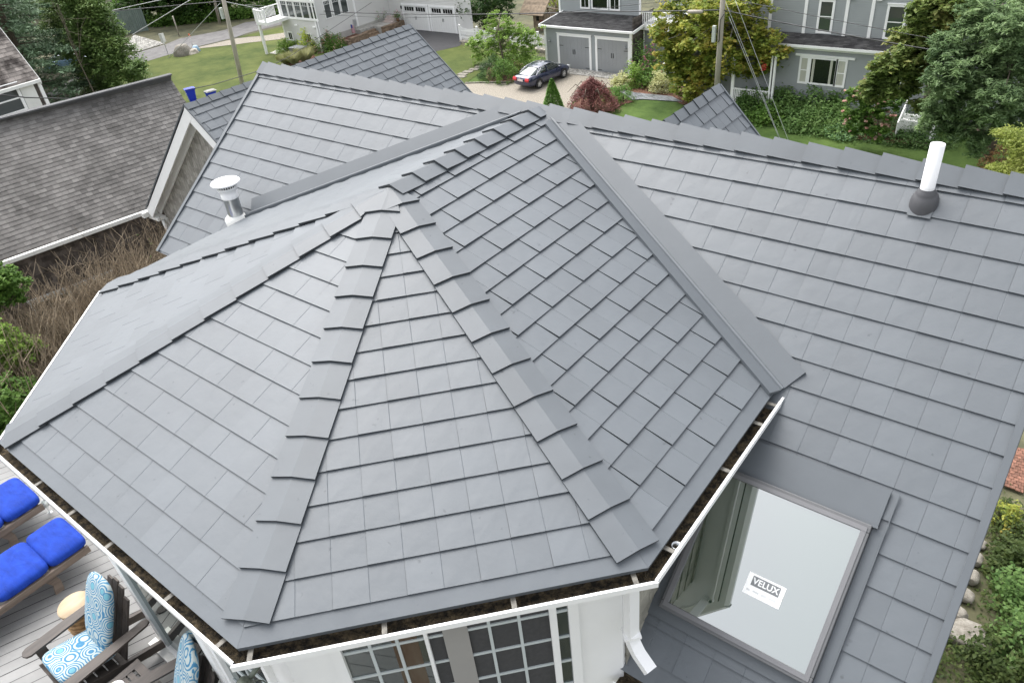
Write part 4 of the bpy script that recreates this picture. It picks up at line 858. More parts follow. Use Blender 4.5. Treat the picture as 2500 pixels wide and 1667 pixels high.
for k, (x, y) in enumerate(spots):
    P = (x, y, GZ); lab = ('dark evergreen' if k % 3 == 0 else 'dark green leafy tree') + ' at the edge of the woods, ' + words[k]
    if k % 3 == 0:
        o = protoA if k == 0 else copy_tree(protoA); o.location = P; o.rotation_euler.z = k; s = rnd.uniform(.9, 1.25); o.scale = (s, s, s); tag(o, lab, 'tree', wl)
    else: wood_tree(P, rnd.uniform(8, 13), rnd.uniform(3, 4.2), [L_dark, L_dark, L_mid][k % 3], lab)
# far wood mass
wm = []
for k in range(150):
    t = rnd.random(); x = -190 + 175 * t; y = 62 + 22 * rnd.random() + 30 * abs(t - .3) + (12 if x > -60 else 0)
    if x < -100: y = 30 + rnd.random() * 45
    wm.append((x, y, GZ + rnd.uniform(1, 9), rnd.uniform(2.8, 4.5)))
P, cc = crown_points(wm, 70000, .32, .4); o = leaves('far_woods', P, .75, L_dark, None); tag(o, 'dense dark green woods closing the view behind the houses', 'woods', kind='stuff')
# roadside undergrowth
n = 16000; t = RNG.uniform(0, 1, n); a = G(f1(1300, 250)); b = G(f2(300, 140)); P = a[None] * (1 - t[:, None]) + b[None] * t[:, None] + np.stack([RNG.normal(size=n) * .8, RNG.uniform(0, 3, n), np.abs(RNG.normal(size=n)) * .6], 1)
tag(leaves('roadside_undergrowth', P, .28, L_mid, None), 'ragged green undergrowth along the far side of the street', 'undergrowth', kind='stuff')
# twiggy bare hedge against the neighbour's wall
ha, hb2 = AX(f6(60, 560), 2, -4.8), AX(f6(960, 250), 2, -4.3)
ho = empty('bare_hedge', (-15.4, 3, GZ + 2.2), 'tall hedge of bare brown twigs in front of the dark shingled cottage wall', 'hedge'); V = []; F = []; mb = MB(); tips = []
H0 = -4.0
for k in range(4400):
    x = -13.5 + rnd.gauss(0, .9); y = rnd.uniform(-7.0, 6.4); z = -8.6 + rnd.random() * 2.6; h = rnd.uniform(.6, 1) * (H0 - z) * rnd.uniform(.85, 1.06); p0 = np.array([x, y, z]); d = np.array([rnd.gauss(0, .10), rnd.gauss(0, .22), 1]); p1 = p0 + d * h * .5; p2 = p1 + (d + [rnd.gauss(0, .12), rnd.gauss(0, .25), 0]) * h * .5
    mb.tube([p0, p1, p2], [.017, .012, .004], 3, caps=False); tips.append(p1)
    for j in range(4):
        q = p0 + (p2 - p0) * rnd.uniform(.35, .9); mb.tube([q, q + np.array([rnd.gauss(0, .22), rnd.gauss(0, .28), rnd.uniform(.12, .5)])], [.006, .002], 3, caps=False)
mb.build('twigs', twigm, ho)
P = np.array(tips)[RNG.integers(0, len(tips), 5000)] + RNG.normal(size=(5000, 3)) * np.array([.3, .3, .5]); P = P[P[:, 1] > 3.2]; leaves('leaves', P, .07, L_mid, ho)
# green shrubs at the left edge
lf = 'leafy green bushes at the left edge'
for q, r_, x_, lab, n, mm_ in (((-22, 690), 50, -14, 'dark green leafy bush at the left edge beside the white trimmed wall', 9000, L_mid), ((-12, 850), 62, -13, 'yellow green bush low at the left edge', 9000, L_light), ((25, 960), 45, -12, 'green bush below the bare hedge beside the bay gutter', 8000, L_mid), ((-10, 1010), 65, -11.5, 'green bush at the lower left edge above the blue loungers', 7000, L_mid), ((10, 1160), 60, -9.0, 'dark green bush showing between the deck and bay gutter', 4000, L_mid)):
    b = px_blob(q, r_, x_, axis=0); tree('garden_bush', lab, 'shrub', [b, (b[0], b[1] + b[3] * .6, b[2] - b[3] * .5, b[3] * .9), (b[0] - b[3] * .4, b[1] - b[3] * .5, b[2] - b[3] * .8, b[3])], n, .10, mm_, base=(b[0], b[1], b[2] - b[3] * 2.2), r=.04, group=lf, clump=.2, shell=.3)
# ================================================================ NEIGHBOUR BUILDINGS
X_, Y_, Z_ = np.array([1., 0, 0]), np.array([0, 1., 0]), np.array([0, 0, 1.])
def clap(name, P0, U, L_, z0, z1, Nn, m, parent, pitch=.13, poly=None):
    "clapboard wall: tilted overlapping boards on a backing (U horizontal, Nn outward); poly = optional (u,z) outline"
    P0 = np.asarray(P0, float); mb = MB(); n = max(1, int((z1 - z0) / pitch)); H = halfs(poly) if poly else None
    for k in range(n):
        a, b = z0 + k * pitch, min(z1, z0 + (k + 1) * pitch)
        pg = [(0, a), (L_, a), (L_, b), (0, b)]
        if H: pg = clip(pg, H)
        if not pg: continue
        pt = lambda u, z: P0 + U * u + Nn * (.004 + .022 * (1 - (z - a) / pitch)) + Z_ * (z - P0[2])
        mb.face([pt(u, z) for u, z in pg])
        us = [u for u, z in pg if abs(z - a) < 1e-6]
        if len(us) >= 2: u0, u1 = min(us), max(us); mb.face([pt(u0, a) - Nn * .024, pt(u1, a) - Nn * .024, pt(u1, a), pt(u0, a)])
    return mb.build(name, m, parent)
def box_uv(mb, P0, U, Nn, u0, u1, z0, z1, o0, o1):
    P0 = np.asarray(P0, float); mb.obox(P0 + U * u0 + Nn * o0 + Z_ * (z0 - P0[2]), U * (u1 - u0), Nn * (o1 - o0), Z_ * (z1 - z0))
def win(parent, P0, U, Nn, u0, u1, z0, z1, trim=.11, sash=True, cols=1, rows=1, topgrid=0, mm=glass_dark, frame=white, cap=True, curt=False):
    mb = MB(); t = trim
    box_uv(mb, P0, U, Nn, u0 - t, u0, z0 - t, z1 + t, .0, .065); box_uv(mb, P0, U, Nn, u1, u1 + t, z0 - t, z1 + t, .0, .065)
    box_uv(mb, P0, U, Nn, u0, u1, z1, z1 + t, .0, .065); box_uv(mb, P0, U, Nn, u0, u1, z0 - t, z0, .0, .065)
    if cap: box_uv(mb, P0, U, Nn, u0 - t - .03, u1 + t + .03, z1 + t, z1 + t + .05, .0, .10)
    if sash: box_uv(mb, P0, U, Nn, u0, u1, (z0 + z1) / 2 - .025, (z0 + z1) / 2 + .025, .0, .05)
    for k in range(1, cols): c = u0 + (u1 - u0) * k / cols; box_uv(mb, P0, U, Nn, c - .014, c + .014, z0 if not topgrid else z1 - topgrid, z1, .0, .045)
    for k in range(1, rows): c = z0 + (z1 - z0) * k / rows; box_uv(mb, P0, U, Nn, u0, u1, c - .012, c + .012, .0, .044)
    if topgrid: box_uv(mb, P0, U, Nn, u0, u1, z1 - topgrid - .014, z1 - topgrid + .014, .0, .046)
    o = mb.build('window', frame, parent); g = MB(); box_uv(g, P0, U, Nn, u0, u1, z0, z1, .026, .036); g.build('pane', curtain if curt else mm, o); return o
def shingle_roof(name, E0, E1, T0, T1, m, parent, expo=.14, tab=.33, thick=.010, extra=None):
    O, U, V, N = plane_basis(E0, E1, T0); poly = [to2(O, U, V, p) for p in (E0, E1, T1, T0)]; mb = MB(); mb.face([O + U * a + V * b for a, b in poly])
    courses(mb, O, U, V, poly, expo, tab, v0=0, thick=thick, lip=thick * .8, side=.002, crease=False, off=lambda k, r: r.uniform(0, tab), gap=.008, jit=.002, emi=0)
    return mb.build(name, m, parent)
# ---- cottage with the long dark shingled roof (left)
ra, rb_ = AX((0, 288), 2, -1.74), AX((418, 183), 2, -1.74); ea, eb = AX((16.5, 632.5), 2, -4.34), AX((388, 498), 2, -4.34)
d = rb_ - ra; d /= np.linalg.norm(d); e_ = eb - ea; e_ /= np.linalg.norm(e_); dr = (d + e_); dr /= np.linalg.norm(dr)
r0 = ra - dr * 5.5; e0 = ea - dr * 1.0; e1 = eb + dr * (float((rb_ - eb) @ dr) + .05)
cot = empty('dark_roofed_cottage', ((r0 + e0) / 2 * [1, 1, 0] + [0, 0, -9.5]), 'cottage with long weathered dark grey shingle roof left of the slate roofed house', 'house')
nbm = mat('weathered_dark_shingle', (.080, .076, .071), .95, 0, .15, .8, bump=.4, bscale=120, island=.24, spec=.2, col2=(.145, .138, .130), detail=10, thr=(.25, .55))
rs = shingle_roof('roof', r0 + (e0 - ra) * 0 + (ea - ra) - dr * float((ea - ra) @ dr) , e1, r0, rb_, nbm, cot, expo=.135, tab=.17, thick=.015)
sd_ = np.cross(dr, Z_); sd_ = sd_ if sd_[0] > 0 else -sd_
g = MB(); g.obox(r0 - sd_ * .10 + Z_ * .0, rb_ - r0, sd_ * .2, Z_ * .035); g.face([r0, rb_, rb_ - sd_ * 3 - Z_ * 3, r0 - sd_ * 3 - Z_ * 3]); g.build('ridge_cap', mat('ridge_shingle', (.11, .11, .112), .95, 0, .15, 3, bump=.4, bscale=60), cot)
g = MB(); q0 = ea - dr * 1.2; q1 = eb + dr * .25; g.obox(q0 + Z_ * -.12 + sd_ * .0, q1 - q0, sd_ * .13, Z_ * .11); g.build('gutter', whitedirty, cot, bevel=.01)
g = MB(); 
base = q0 - sd_ * .35; 
for part_z in (-9.6,):
    U2 = dr; courses(g, base + Z_ * (part_z - base[2]), dr, Z_, [(0, 0), (np.linalg.norm(q1 - q0), 0), (np.linalg.norm(q1 - q0), 5.1), (0, 5.1)], .14, .16, v0=2.2, thick=.012, lip=.010, side=.002, crease=False, off=lambda k, r: r.uniform(0, .15))
L_ = np.linalg.norm(q1 - q0); g.face([base + Z_ * (-9.6 - base[2]), base + dr * L_ + Z_ * (-9.6 - base[2]), base + dr * L_ + Z_ * (-4.4 - base[2]), base + Z_ * (-4.4 - base[2])]); g.build('wall', cedar_dark, cot)
g = MB()
g.obox(base + sd_ * .02 + dr * .15 + Z_ * (-9.6 - base[2]), dr * .14, sd_ * .05, Z_ * 5.1); g.build('corner_board', whitedirty, cot)
for uu in (1.25, 2.45): win(cot, base + Z_ * 0, dr, sd_, uu, uu + .85, -7.2, -5.9, trim=.10, mm=glass_mid, frame=whitedirty)
# ---- small shingled cottage at the top left
nz = -2.2
cA = AX(f1(330, 695), 0, -27.0)                                    # eave corner
cot2 = empty('shingled_cottage', (cA[0], cA[1], -9), 'small shingled cottage with white shuttered window at the left edge', 'house')
P0 = cA.copy()
rt = AX(f1(0, 270), 0, P0[0] - 2.2); 
g_U = AX(f1(-700, 815), 0, P0[0]); Uw = P0 - g_U; Uw[2] = 0; Uw /= np.linalg.norm(Uw); Nw = np.array([Uw[1], -Uw[0], 0]); Nw = Nw if Nw[0] > 0 else -Nw
E0 = P0 - Uw * 7 + Nw * .15; E1 = P0 + Nw * .15; T = -Nw * 3.2 + Z_ * 3.6
shingle_roof('roof', E0, E1, E0 + T, E1 + T, mat('patchy_old_shingle', (.07, .06, .055), .95, 0, .3, 1.6, island=.35, spec=.2, col2=(.19, .17, .155), bump=.4, thr=(.4, .58)), cot2, expo=.16, tab=.28, thick=.014)
g = MB(); g.obox(E0 - Z_ * .12, E1 - E0, Nw * .11, Z_ * .11); g.obox(E1 - Uw * .02 - Z_ * .2, Uw * .05, T, Z_ * .18); g.build('gutter', whitedirty, cot2)
g = MB(); courses(g, P0 - Uw * 7 - Z_ * 6, Uw, Z_, [(0, 3.0), (7, 3.0), (7, 5.9), (0, 5.9)], .14, .16, v0=3.0, thick=.012, lip=.01, side=.002, crease=False, off=lambda k, r: r.uniform(0, .15))
g.face([P0 - Uw * 7 - Z_ * 6, P0 - Z_ * 6, P0, P0 - Uw * 7]); g.face([P0 - Z_ * 6, P0 - Z_ * 6 - Nw * 6, P0 - Nw * 6 + Z_ * 3, P0 - Nw * 3 + Z_ * 3.5, P0]); g.build('wall', cedar_dark, cot2)
g = MB(); g.obox(P0 - Uw * .10 + Nw * .01 - Z_ * 6, Uw * .12, Nw * .06, Z_ * 5.85); g.build('corner_board', white, cot2)
def wu(q):
    r = ray(q); t = ((P0 - CAM) @ Nw) / (r @ Nw); X = CAM + r * t; return float((X - P0) @ Uw), float(X[2])
u0, zt = wu(f1(20, 800)); u1, _ = wu(f1(130, 780)); _, zb2 = wu(f1(75, 1010)); us, _ = wu(f1(235, 745))
win(cot2, P0, Uw, Nw, u1 - 1.05, u1, zb2, zt, trim=.10, mm=glass_mid)
for a in (u1 + .12, u1 - 1.05 - .12 - .5): g = MB(); box_uv(g, P0, Uw, Nw, a, a + .5, zb2 - .1, zt + .1, .01, .06); g.build('shutter', whitedirty, cot2)
# ---- grey house with two garage doors
YG = 45.67; gh = empty('grey_garage_house', (-28, YG + 3, GZ), 'blue grey clapboard house with two grey carriage garage doors behind the navy car', 'house')
xl, xr = -31.95, -24.15; zg = -10.12; P0 = np.array([xl, YG, GZ])
clap('wall', P0, X_, xr - xl, GZ, zg, -Y_, clap_grey, gh)
for a, b in ((-.02, .16), (xr - xl - .16, xr - xl + .03)): g = MB(); box_uv(g, P0, X_, -Y_, a, b, GZ, zg, .0, .05); g.build('corner_board', white, gh)
g = MB(); g.box((xl - .25, YG - .42, zg), (xr + .3, YG - .30, zg + .14)); g.box((xl - .2, YG - .30, zg - .02), (xr + .25, YG, zg + .02)); g.build('gutter', white, gh)
for a, b in (((910, 605), (1168, 637)), ((1240, 645), (1510, 675))):
    x0, x1 = G(f3(*a))[0], G(f3(*b))[0]; zt = -10.75; fr = MB()
    box_uv(fr, P0, X_, -Y_, x0 - xl - .18, x0 - xl, GZ, zt + .18, .0, .07); box_uv(fr, P0, X_, -Y_, x1 - xl, x1 - xl + .18, GZ, zt + .18, .0, .07); box_uv(fr, P0, X_, -Y_, x0 - xl, x1 - xl, zt, zt + .18, .0, .07)
    box_uv(fr, P0, X_, -Y_, x0 - xl - .22, x1 - xl + .22, zt + .18, zt + .23, .0, .11); dr_ = fr.build('garage_door', white, gh)
    g = MB(); wdt = x1 - x0; npan = 8
    for k in range(npan):
        for (za, zb3) in ((0, .75), (.76, 1.55), (1.56, zt - GZ)): box_uv(g, P0, X_, -Y_, x0 - xl + wdt * k / npan + .012, x0 - xl + wdt * (k + 1) / npan - .012, GZ + za + .02, GZ + zb3 - .01, .027, .035)
    box_uv(g, P0, X_, -Y_, x0 - xl, x1 - xl, GZ, zt, .0252, .028); g.build('door_leaf', clap_door, dr_)
    for kx in (.46, .52):
        g = MB(); box_uv(g, P0, X_, -Y_, x0 - xl + wdt * kx - .02, x0 - xl + wdt * kx + .02, GZ + 1.15, GZ + 1.5, .04, .07); g.build('handle', black, dr_)
    for kz in (.18, 1.72):
        for kx in (0, .86): g = MB(); box_uv(g, P0, X_, -Y_, x0 - xl + wdt * kx + .01, x0 - xl + wdt * kx + .36, GZ + kz, GZ + kz + .04, .037, .05); g.build('strap_hinge', black, dr_)
for lx in (xl + .55, xr - .45):
    g = MB(); c = (lx, YG - .16, GZ + 1.95); g.lathe([(.001, .12), (.09, .08), (.10, .0), (.03, -.02)], c, 12); g.tube([np.array(c) + [0, 0, .1], np.array(c) + [0, .02, .3], np.array(c) + [0, .16, .25]], .015, 6); g.build('wall_lantern', mat('pewter', (.25, .26, .27), .4, .6, .1) if 'pewter' not in MATS else MATS['pewter'], gh)
YU = 48.4; tl = AX(f3(875, 98), 1, YU); zu = float(tl[2])
shingle_roof('garage_roof', (xl - .25, YG - .35, zg + .12), (xr + .35, YG - .35, zg + .12), (xl + .0, YU, zu), (xr + .35, YU, zu), asph_dark, gh, expo=.16, tab=.33, thick=.014)
g = MB(); g.obox((xr + .33, YG - .36, zg - .02), (0, YU - YG + .36, zu - zg - .1), (.05, 0, 0), (0, 0, .2)); g.obox((xl - .29, YG - .36, zg - .02), (.25, YU - YG + .36, zu - zg - .1), (.05, 0, 0), (0, 0, .2)); g.build('rake_board', white, gh)
xa, xb = AX(f3(895, 60), 1, YU)[0], AX(f3(1620, 60), 1, YU)[0]; P1 = np.array([xa, YU, zu])
clap('upper_wall', P1, X_, xb - xa, zu - .2, zu + 4.5, -Y_, clap_grey, gh)
g = MB(); box_uv(g, P1, X_, -Y_, -.02, .14, zu - .2, zu + 4.5, 0, .05); box_uv(g, P1, X_, -Y_, xb - xa - .12, xb - xa + .04, zu - .2, zu + 3.2, 0, .05); g.build('corner_board', white, gh)
def uz(q, P, axis=1): X = AX(q, axis, P[1] if axis == 1 else P[0]); return (float(X[0] - P[0]) if axis == 1 else float(X[1] - P[1])), float(X[2])
ua, zbm = uz(f3(1095, 65), P1); ub, _ = uz(f3(1160, 68), P1); uc, _ = uz(f3(1195, 70), P1); ud, _ = uz(f3(1325, 75), P1); ue, _ = uz(f3(1355, 78), P1); uf, _ = uz(f3(1428, 85), P1)
for a, b, s, rws in ((ua, ub, True, 1), (uc, ud, False, 1), (ue, uf, True, 1)): win(gh, P1, X_, -Y_, a, b, zbm, zbm + 1.5, trim=.10, sash=s, cols=2 if s else 1)
for sx in (1,):
    g = MB(); q = np.array([xb + .1, YU - .35, zu + 2.1]); g.obox(q + [0, 0, 0], (-3.6, 0, 3.4), (0, .04, 0), (0, 0, .22)); g.build('rake_board', white, gh)
    g = MB(); g.obox(q + [.35, -.02, -.25], (-3.8, 0, 3.6), (0, 6, 0), (.06, 0, .06)); g.build('upper_roof', asph_dark, gh)
    g = MB(); g.obox(q + [-.03, .02, .0], (.35, 0, -.28), (0, .30, 0), (0.02, 0, .16)); g.build('eave_return', white, gh)
sidex = xr + .05; g = MB(); clap('side_wall', (sidex, YG, GZ), Y_, 3.2, GZ, zg + 1.0, X_, cedar_dark, gh, pitch=.14)
P2 = np.array([sidex, YG + 1.6, GZ]); clap('back_wall', P2, X_, 5.2, GZ, -9.6, -Y_, clap_grey, gh)
g = MB(); g.tube([(sidex + .12, YG + 1.5, GZ), (sidex + .12, YG + 1.5, -9.7)], .05, 6); g.build('downspout', white, gh)
bz = float(AX(f3(1700, 235), 1, YG + 1.3)[2]); g = MB(); g.box((sidex - .1, YG + 1.2, bz - .28), (sidex + 5.2, YG + 4, bz)); g.build('balcony_deck', white, gh)
g = MB()
for k in range(34): x = sidex + .1 + k * .15; g.box((x, YG + 1.26, bz + .1), (x + .05, YG + 1.31, bz + .92))
g.box((sidex, YG + 1.22, bz + .92), (sidex + 5.2, YG + 1.35, bz + 1.0)); g.box((sidex, YG + 1.24, bz + .06), (sidex + 5.2, YG + 1.33, bz + .12)); g.build('balcony_railing', white, gh)
clap('rear_wall', (sidex, YG + 4, bz), X_, 6, bz, bz + 5, -Y_, clap_grey, gh)
# ---- large grey house at the right
YW = 42.73; P0 = np.array([-18.5, YW, GZ]); rhh = empty('grey_clapboard_house', (-8, YW + 3, GZ), 'large blue grey clapboard house with white trim and triple window behind the shrubs', 'house')
clap('wall', P0, X_, 26, GZ + .45, -9.25, -Y_, clap_grey, rhh)
g = MB(); box_uv(g, P0, X_, -Y_, 0, 26, GZ - .1, GZ + .45, -.2, .02); g.build('foundation', mat('brick_foundation', (.26, .19, .15), .9, 0, .3, 8), rhh)
wf = lambda q: (float(AX(q, 1, YW)[0] + 18.5), float(AX(q, 1, YW)[2]))
win(rhh, P0, X_, -Y_, wf(f5(190, 715))[0], wf(f5(240, 715))[0] + .02, -11.34, -9.95, trim=.12, curt=True, cap=False)
win(rhh, P0, X_, -Y_, wf(f5(275, 720))[0], wf(f5(480, 740))[0] + .08, -11.34, -9.95, trim=.10, sash=False, cap=False)
win(rhh, P0, X_, -Y_, wf(f5(512, 745))[0], wf(f5(570, 750))[0] + .02, -11.34, -9.95, trim=.12, curt=True, cap=False)
a = wf(f5(175, 480))[0]; g = MB(); box_uv(g, P0, X_, -Y_, a - .1, a + 3.35, -9.83, -9.70, .0, .10); g.build('window_head', white, rhh)
for s in (.28, 1.32):
    u = wf(f5(275, 720))[0] + s - .20; g = MB(); box_uv(g, P0, X_, -Y_, u, u + .14, -11.34, -9.95, .037, .041); g.build('curtain', curtain, rhh)
win(rhh, P0, X_, -Y_, wf(f5(850, 560))[0], wf(f5(850, 560))[0] + 1.6, -11.6, -9.95, trim=.14, sash=False)
g = MB(); g.box((-18.5, YW - .42, -9.26), (7.6, YW - .30, -9.12)); g.box((-18.5, YW - .34, -9.30), (7.6, YW, -9.26)); g.box((-18.5, YW - .06, -9.46), (7.5, YW - .003, -9.30)); g.build('gutter', white, rhh)
YX = YW + .95; zx = -8.80; shingle_roof('skirt_roof', (-18.6, YW - .38, -9.13), (7.5, YW - .38, -9.13), (-18.6, YX, zx), (7.5, YX, zx), asph_dark, rhh, expo=.16, tab=.33, thick=.014)
P3 = np.array([-18.5, YX, zx]); clap('upper_wall', P3, X_, 26, zx - .05, -3.5, -Y_, clap_grey, rhh)
wx = lambda q: (float(AX(q, 1, YX)[0] + 18.5), float(AX(q, 1, YX)[2]))
for q in (f4(1455, 355), f5(570, 385), f5(790, 405), f4(1160, 250)):
    u = wx(q)[0]; g = MB(); box_uv(g, P3, X_, -Y_, u - .09, u + .09, zx - .05, -3.5, 0, .06); g.build('trim_board', white, rhh)
for q0, q1 in ((f5(355, 275), f5(455, 290)), (f5(950, 330), f5(1085, 345))):
    a, zb4 = wx(q0); b, _ = wx(q1); win(rhh, P3, X_, -Y_, a, b, zb4, zb4 + 1.62, trim=.13, sash=True, mm=glass_mid)
g = MB()
for k in range(2): u = wx(f5(640, 0))[0] + 1.55 * k - .05; g.box((-18.5 + u, YX - .25, -6.75), (-18.5 + u + .28, YX - .05, -6.50))
g.build('bracket', white, rhh)
# porch of the grey house: posts, railing, stair and a flag
g = MB(); px0 = AX(f4(845, 740), 1, YW - 1.2); 
for q in (f4(840, 700), f4(1180, 700), f4(1210, 560)):
    X = AX(q, 1, YW - 1.2); g.box((X[0] - .09, X[1] - .09, GZ), (X[0] + .09, X[1] + .09, -9.6))
xa_, xb_ = AX(f4(840, 700), 1, YW - 1.2)[0], AX(f4(1200, 700), 1, YW - 1.2)[0]
g.box((xa_, YW - 1.3, GZ + .45), (xb_, YW, GZ + .6)); g.box((xa_, YW - 1.26, GZ + 1.35), (xb_, YW - 1.18, GZ + 1.43))
for k in range(22): x = xa_ + (xb_ - xa_) * k / 22; g.box((x, YW - 1.24, GZ + .6), (x + .06, YW - 1.19, GZ + 1.38))
g.build('porch', white, rhh)
fl = MB(); X = AX(f4(1095, 620), 1, YW - 1.6)
for k in range(4): fl.obox(X + [-.05 + .0 * k, 0, .25 - .10 * k], (.30, .0, .10), (0, .01, 0), (0, 0, -.05))
fl.tube([X + [.3, .9, -.3], X + [-.1, 0, .5]], .012, 5); tag(fl.build('flag', mat('red_flag_cloth', (.42, .03, .03), .8, 0, .1)), 'small red striped flag hanging by the porch of the grey house, behind the maple', 'flag')
st_ = MB(); sx = AX(f5(1100, 960), 1, YW - 2.2)
for k in range(2): st_.box((sx[0], YW - 1.2 - .28 * (k + 1), GZ), (sx[0] + 1.8, YW - 1.2 - .28 * k, GZ + 1.1 - .2 * k))
for s in (0, 1.75):
    st_.obox((sx[0] + s, YW - 2.6, GZ + .95), (0, 1.5, 1.0), (.07, 0, 0), (0, 0, .08))
    for k in range(5): st_.box((sx[0] + s, YW - 2.6 + .3 * k, GZ + .2), (sx[0] + s + .06, YW - 2.54 + .3 * k, GZ + .98 + .12 * k))
st_.build('side_stair', white, rhh)
# post with white lamp by the path
X = G(f3(1830, 775)); g = MB(); g.box((X[0] - .09, X[1] - .09, GZ), (X[0] + .09, X[1] + .09, GZ + 1.55)); g.box((X[0] - .12, X[1] - .12, GZ + 1.55), (X[0] + .12, X[1] + .12, GZ + 1.62)); g.box((X[0] - .14, X[1] - .13, GZ), (X[0] + .14, X[1] + .13, GZ + .14))
tag(g.build('marker_post', white), 'short white painted post in the bed by the slate path', 'post')
# ---- pale house with white garage doors (top centre)
wh = empty('pale_clapboard_house', (-56, 48, GZ), 'pale grey clapboard house with white garage doors and raised balcony at the top', 'house')
xc0, xc1, y1_, y2_ = -60.75, -55.6, 42.35, 51.7
P0 = np.array([xc0, y1_, GZ]); clap('wall', P0, X_, xc1 - xc0, GZ + .1, -5, -Y_, clap_pale, wh)
w1 = lambda q: (float(AX(q, 1, y1_)[0] - xc0), float(AX(q, 1, y1_)[2]))
us_ = [w1(f2(*q))[0] for q in ((340, 150), (385, 150), (398, 155), (445, 158), (460, 160), (510, 165), (522, 168), (575, 170), (590, 172), (638, 175))]; zb5 = w1(f2(400, 150))[1]
for k in range(5): win(wh, P0, X_, -Y_, us_[2 * k], us_[2 * k + 1], zb5, zb5 + 1.35, trim=.055, sash=False, cols=3, topgrid=.3, cap=False, mm=glass_mid)
g = MB(); box_uv(g, P0, X_, -Y_, us_[0] - .15, us_[-1] + .15, zb5 - .20, zb5 - .06, 0, .08); box_uv(g, P0, X_, -Y_, us_[0] - .15, us_[-1] + .15, zb5 + 1.41, zb5 + 1.55, 0, .08); g.build('window_surround', white, wh)
for q in ((395, 350), (560, 365)):
    u, z = w1(f2(*q)); win(wh, P0, X_, -Y_, u, u + .52, z, z + .62, trim=.10, sash=False, cols=2, cap=False)
for a, b in ((-.02, .12), (xc1 - xc0 - .14, xc1 - xc0 + .04)): g = MB(); box_uv(g, P0, X_, -Y_, a, b, GZ, -5, 0, .05); g.build('corner_board', white, wh)
for q in ((450, 228), (610, 245)):
    u, z = w1(f2(*q)); g = MB(); box_uv(g, P0, X_, -Y_, u - .12, u + .22, z - .05, z + .1, 0, .12); g.build('floodlight', white, wh)
P5 = np.array([xc1, y1_, GZ]); clap('side_wall', P5, Y_, y2_ - y1_, -12.0, -5, X_, clap_pale, wh)
g = MB(); box_uv(g, P5, Y_, X_, 0, y2_ - y1_, GZ, -12.0, -.1, .03); g.build('foundation', concrete, wh)
w2 = lambda q: (float(AX(q, 0, xc1)[1] - y1_), float(AX(q, 0, xc1)[2]))
for a, b in (((715, 160), (765, 150)), ((790, 145), (845, 135)), ((862, 130), (915, 118))):
    u0, z0 = w2(f2(*a)); u1, _ = w2(f2(*b)); win(wh, P5, Y_, X_, u0, u1, -10.45, -9.0, trim=.07, sash=False, cols=4, topgrid=.3, cap=False, mm=glass_mid)
g = MB(); u = w2(f2(965, 100))[0]; box_uv(g, P5, Y_, X_, u, u + .2, -12, -5, 0, .06); g.build('trim_board', white, wh)
g = MB(); g.tube([(xc1 + .1, y1_ + .1, -5), (xc1 + .1, y1_ + .1, -11.6), (xc1 + .45, y1_ + .35, -12.3)], .05, 6); g.build('downspout', white, wh)
g = MB(); X = AX(f2(970, 200), 0, xc1 + .1); g.box((xc1 + .03, X[1] - .15, X[2] - .3), (xc1 + .18, X[1] + .12, X[2] + .25)); g.tube([(xc1 + .1, X[1], X[2] - .3), (xc1 + .1, X[1], -12.1)], .03, 5); g.build('meter_box', metal, wh)
P6 = np.array([xc1, y2_, GZ]); clap('garage_wall', P6, X_, 11.0, GZ, -5, -Y_, clap_pale, wh)
for a, b in (((1432, 255), (1640, 275)), ((1672, 280), (1880, 300))):
    x0, x1 = AX(f2(*a), 1, y2_)[0] - xc1, AX(f2(*b), 1, y2_)[0] - xc1; zt = float(AX(f2(1430, 48), 1, y2_)[2]); fr = MB()
    box_uv(fr, P6, X_, -Y_, x0 - .16, x0, GZ, zt + .16, 0, .08); box_uv(fr, P6, X_, -Y_, x1, x1 + .16, GZ, zt + .16, 0, .08); box_uv(fr, P6, X_, -Y_, x0, x1, zt, zt + .16, 0, .08); dr_ = fr.build('garage_door', white, wh)
    g = MB(); n = 10
    for k in range(n): box_uv(g, P6, X_, -Y_, x0 + (x1 - x0) * k / n + .01, x0 + (x1 - x0) * (k + 1) / n - .01, GZ, zt - .62, .026, .036)
    box_uv(g, P6, X_, -Y_, x0, x1, zt - .6, zt, .026, .034); g.build('door_leaf', mat('white_garage_paint', (.72, .72, .70), .5, 0, .02) if 'white_garage_paint' not in MATS else MATS['white_garage_paint'], dr_)
    for s in (.06, .54):
        g = MB(); 
        for k in range(4): box_uv(g, P6, X_, -Y_, x0 + (x1 - x0) * (s + .10 * k) + .02, x0 + (x1 - x0) * (s + .10 * (k + 1)) - .03, zt - .50, zt - .12, .036, .04)
        g.build('door_window', glass_dark, dr_)
    for kx in (.47, .52): g = MB(); box_uv(g, P6, X_, -Y_, x0 + (x1 - x0) * kx, x0 + (x1 - x0) * kx + .03, GZ + 1.0, GZ + 1.3, .04, .06); g.build('handle', black, dr_)
for q in ((1383, 70), (1880, 100)):
    X = AX(f2(*q), 1, y2_ - .12); g = MB(); g.lathe([(.02, .2), (.09, .1), (.07, -.12), (.02, -.14)], X, 8); g.build('wall_lantern', black, wh)
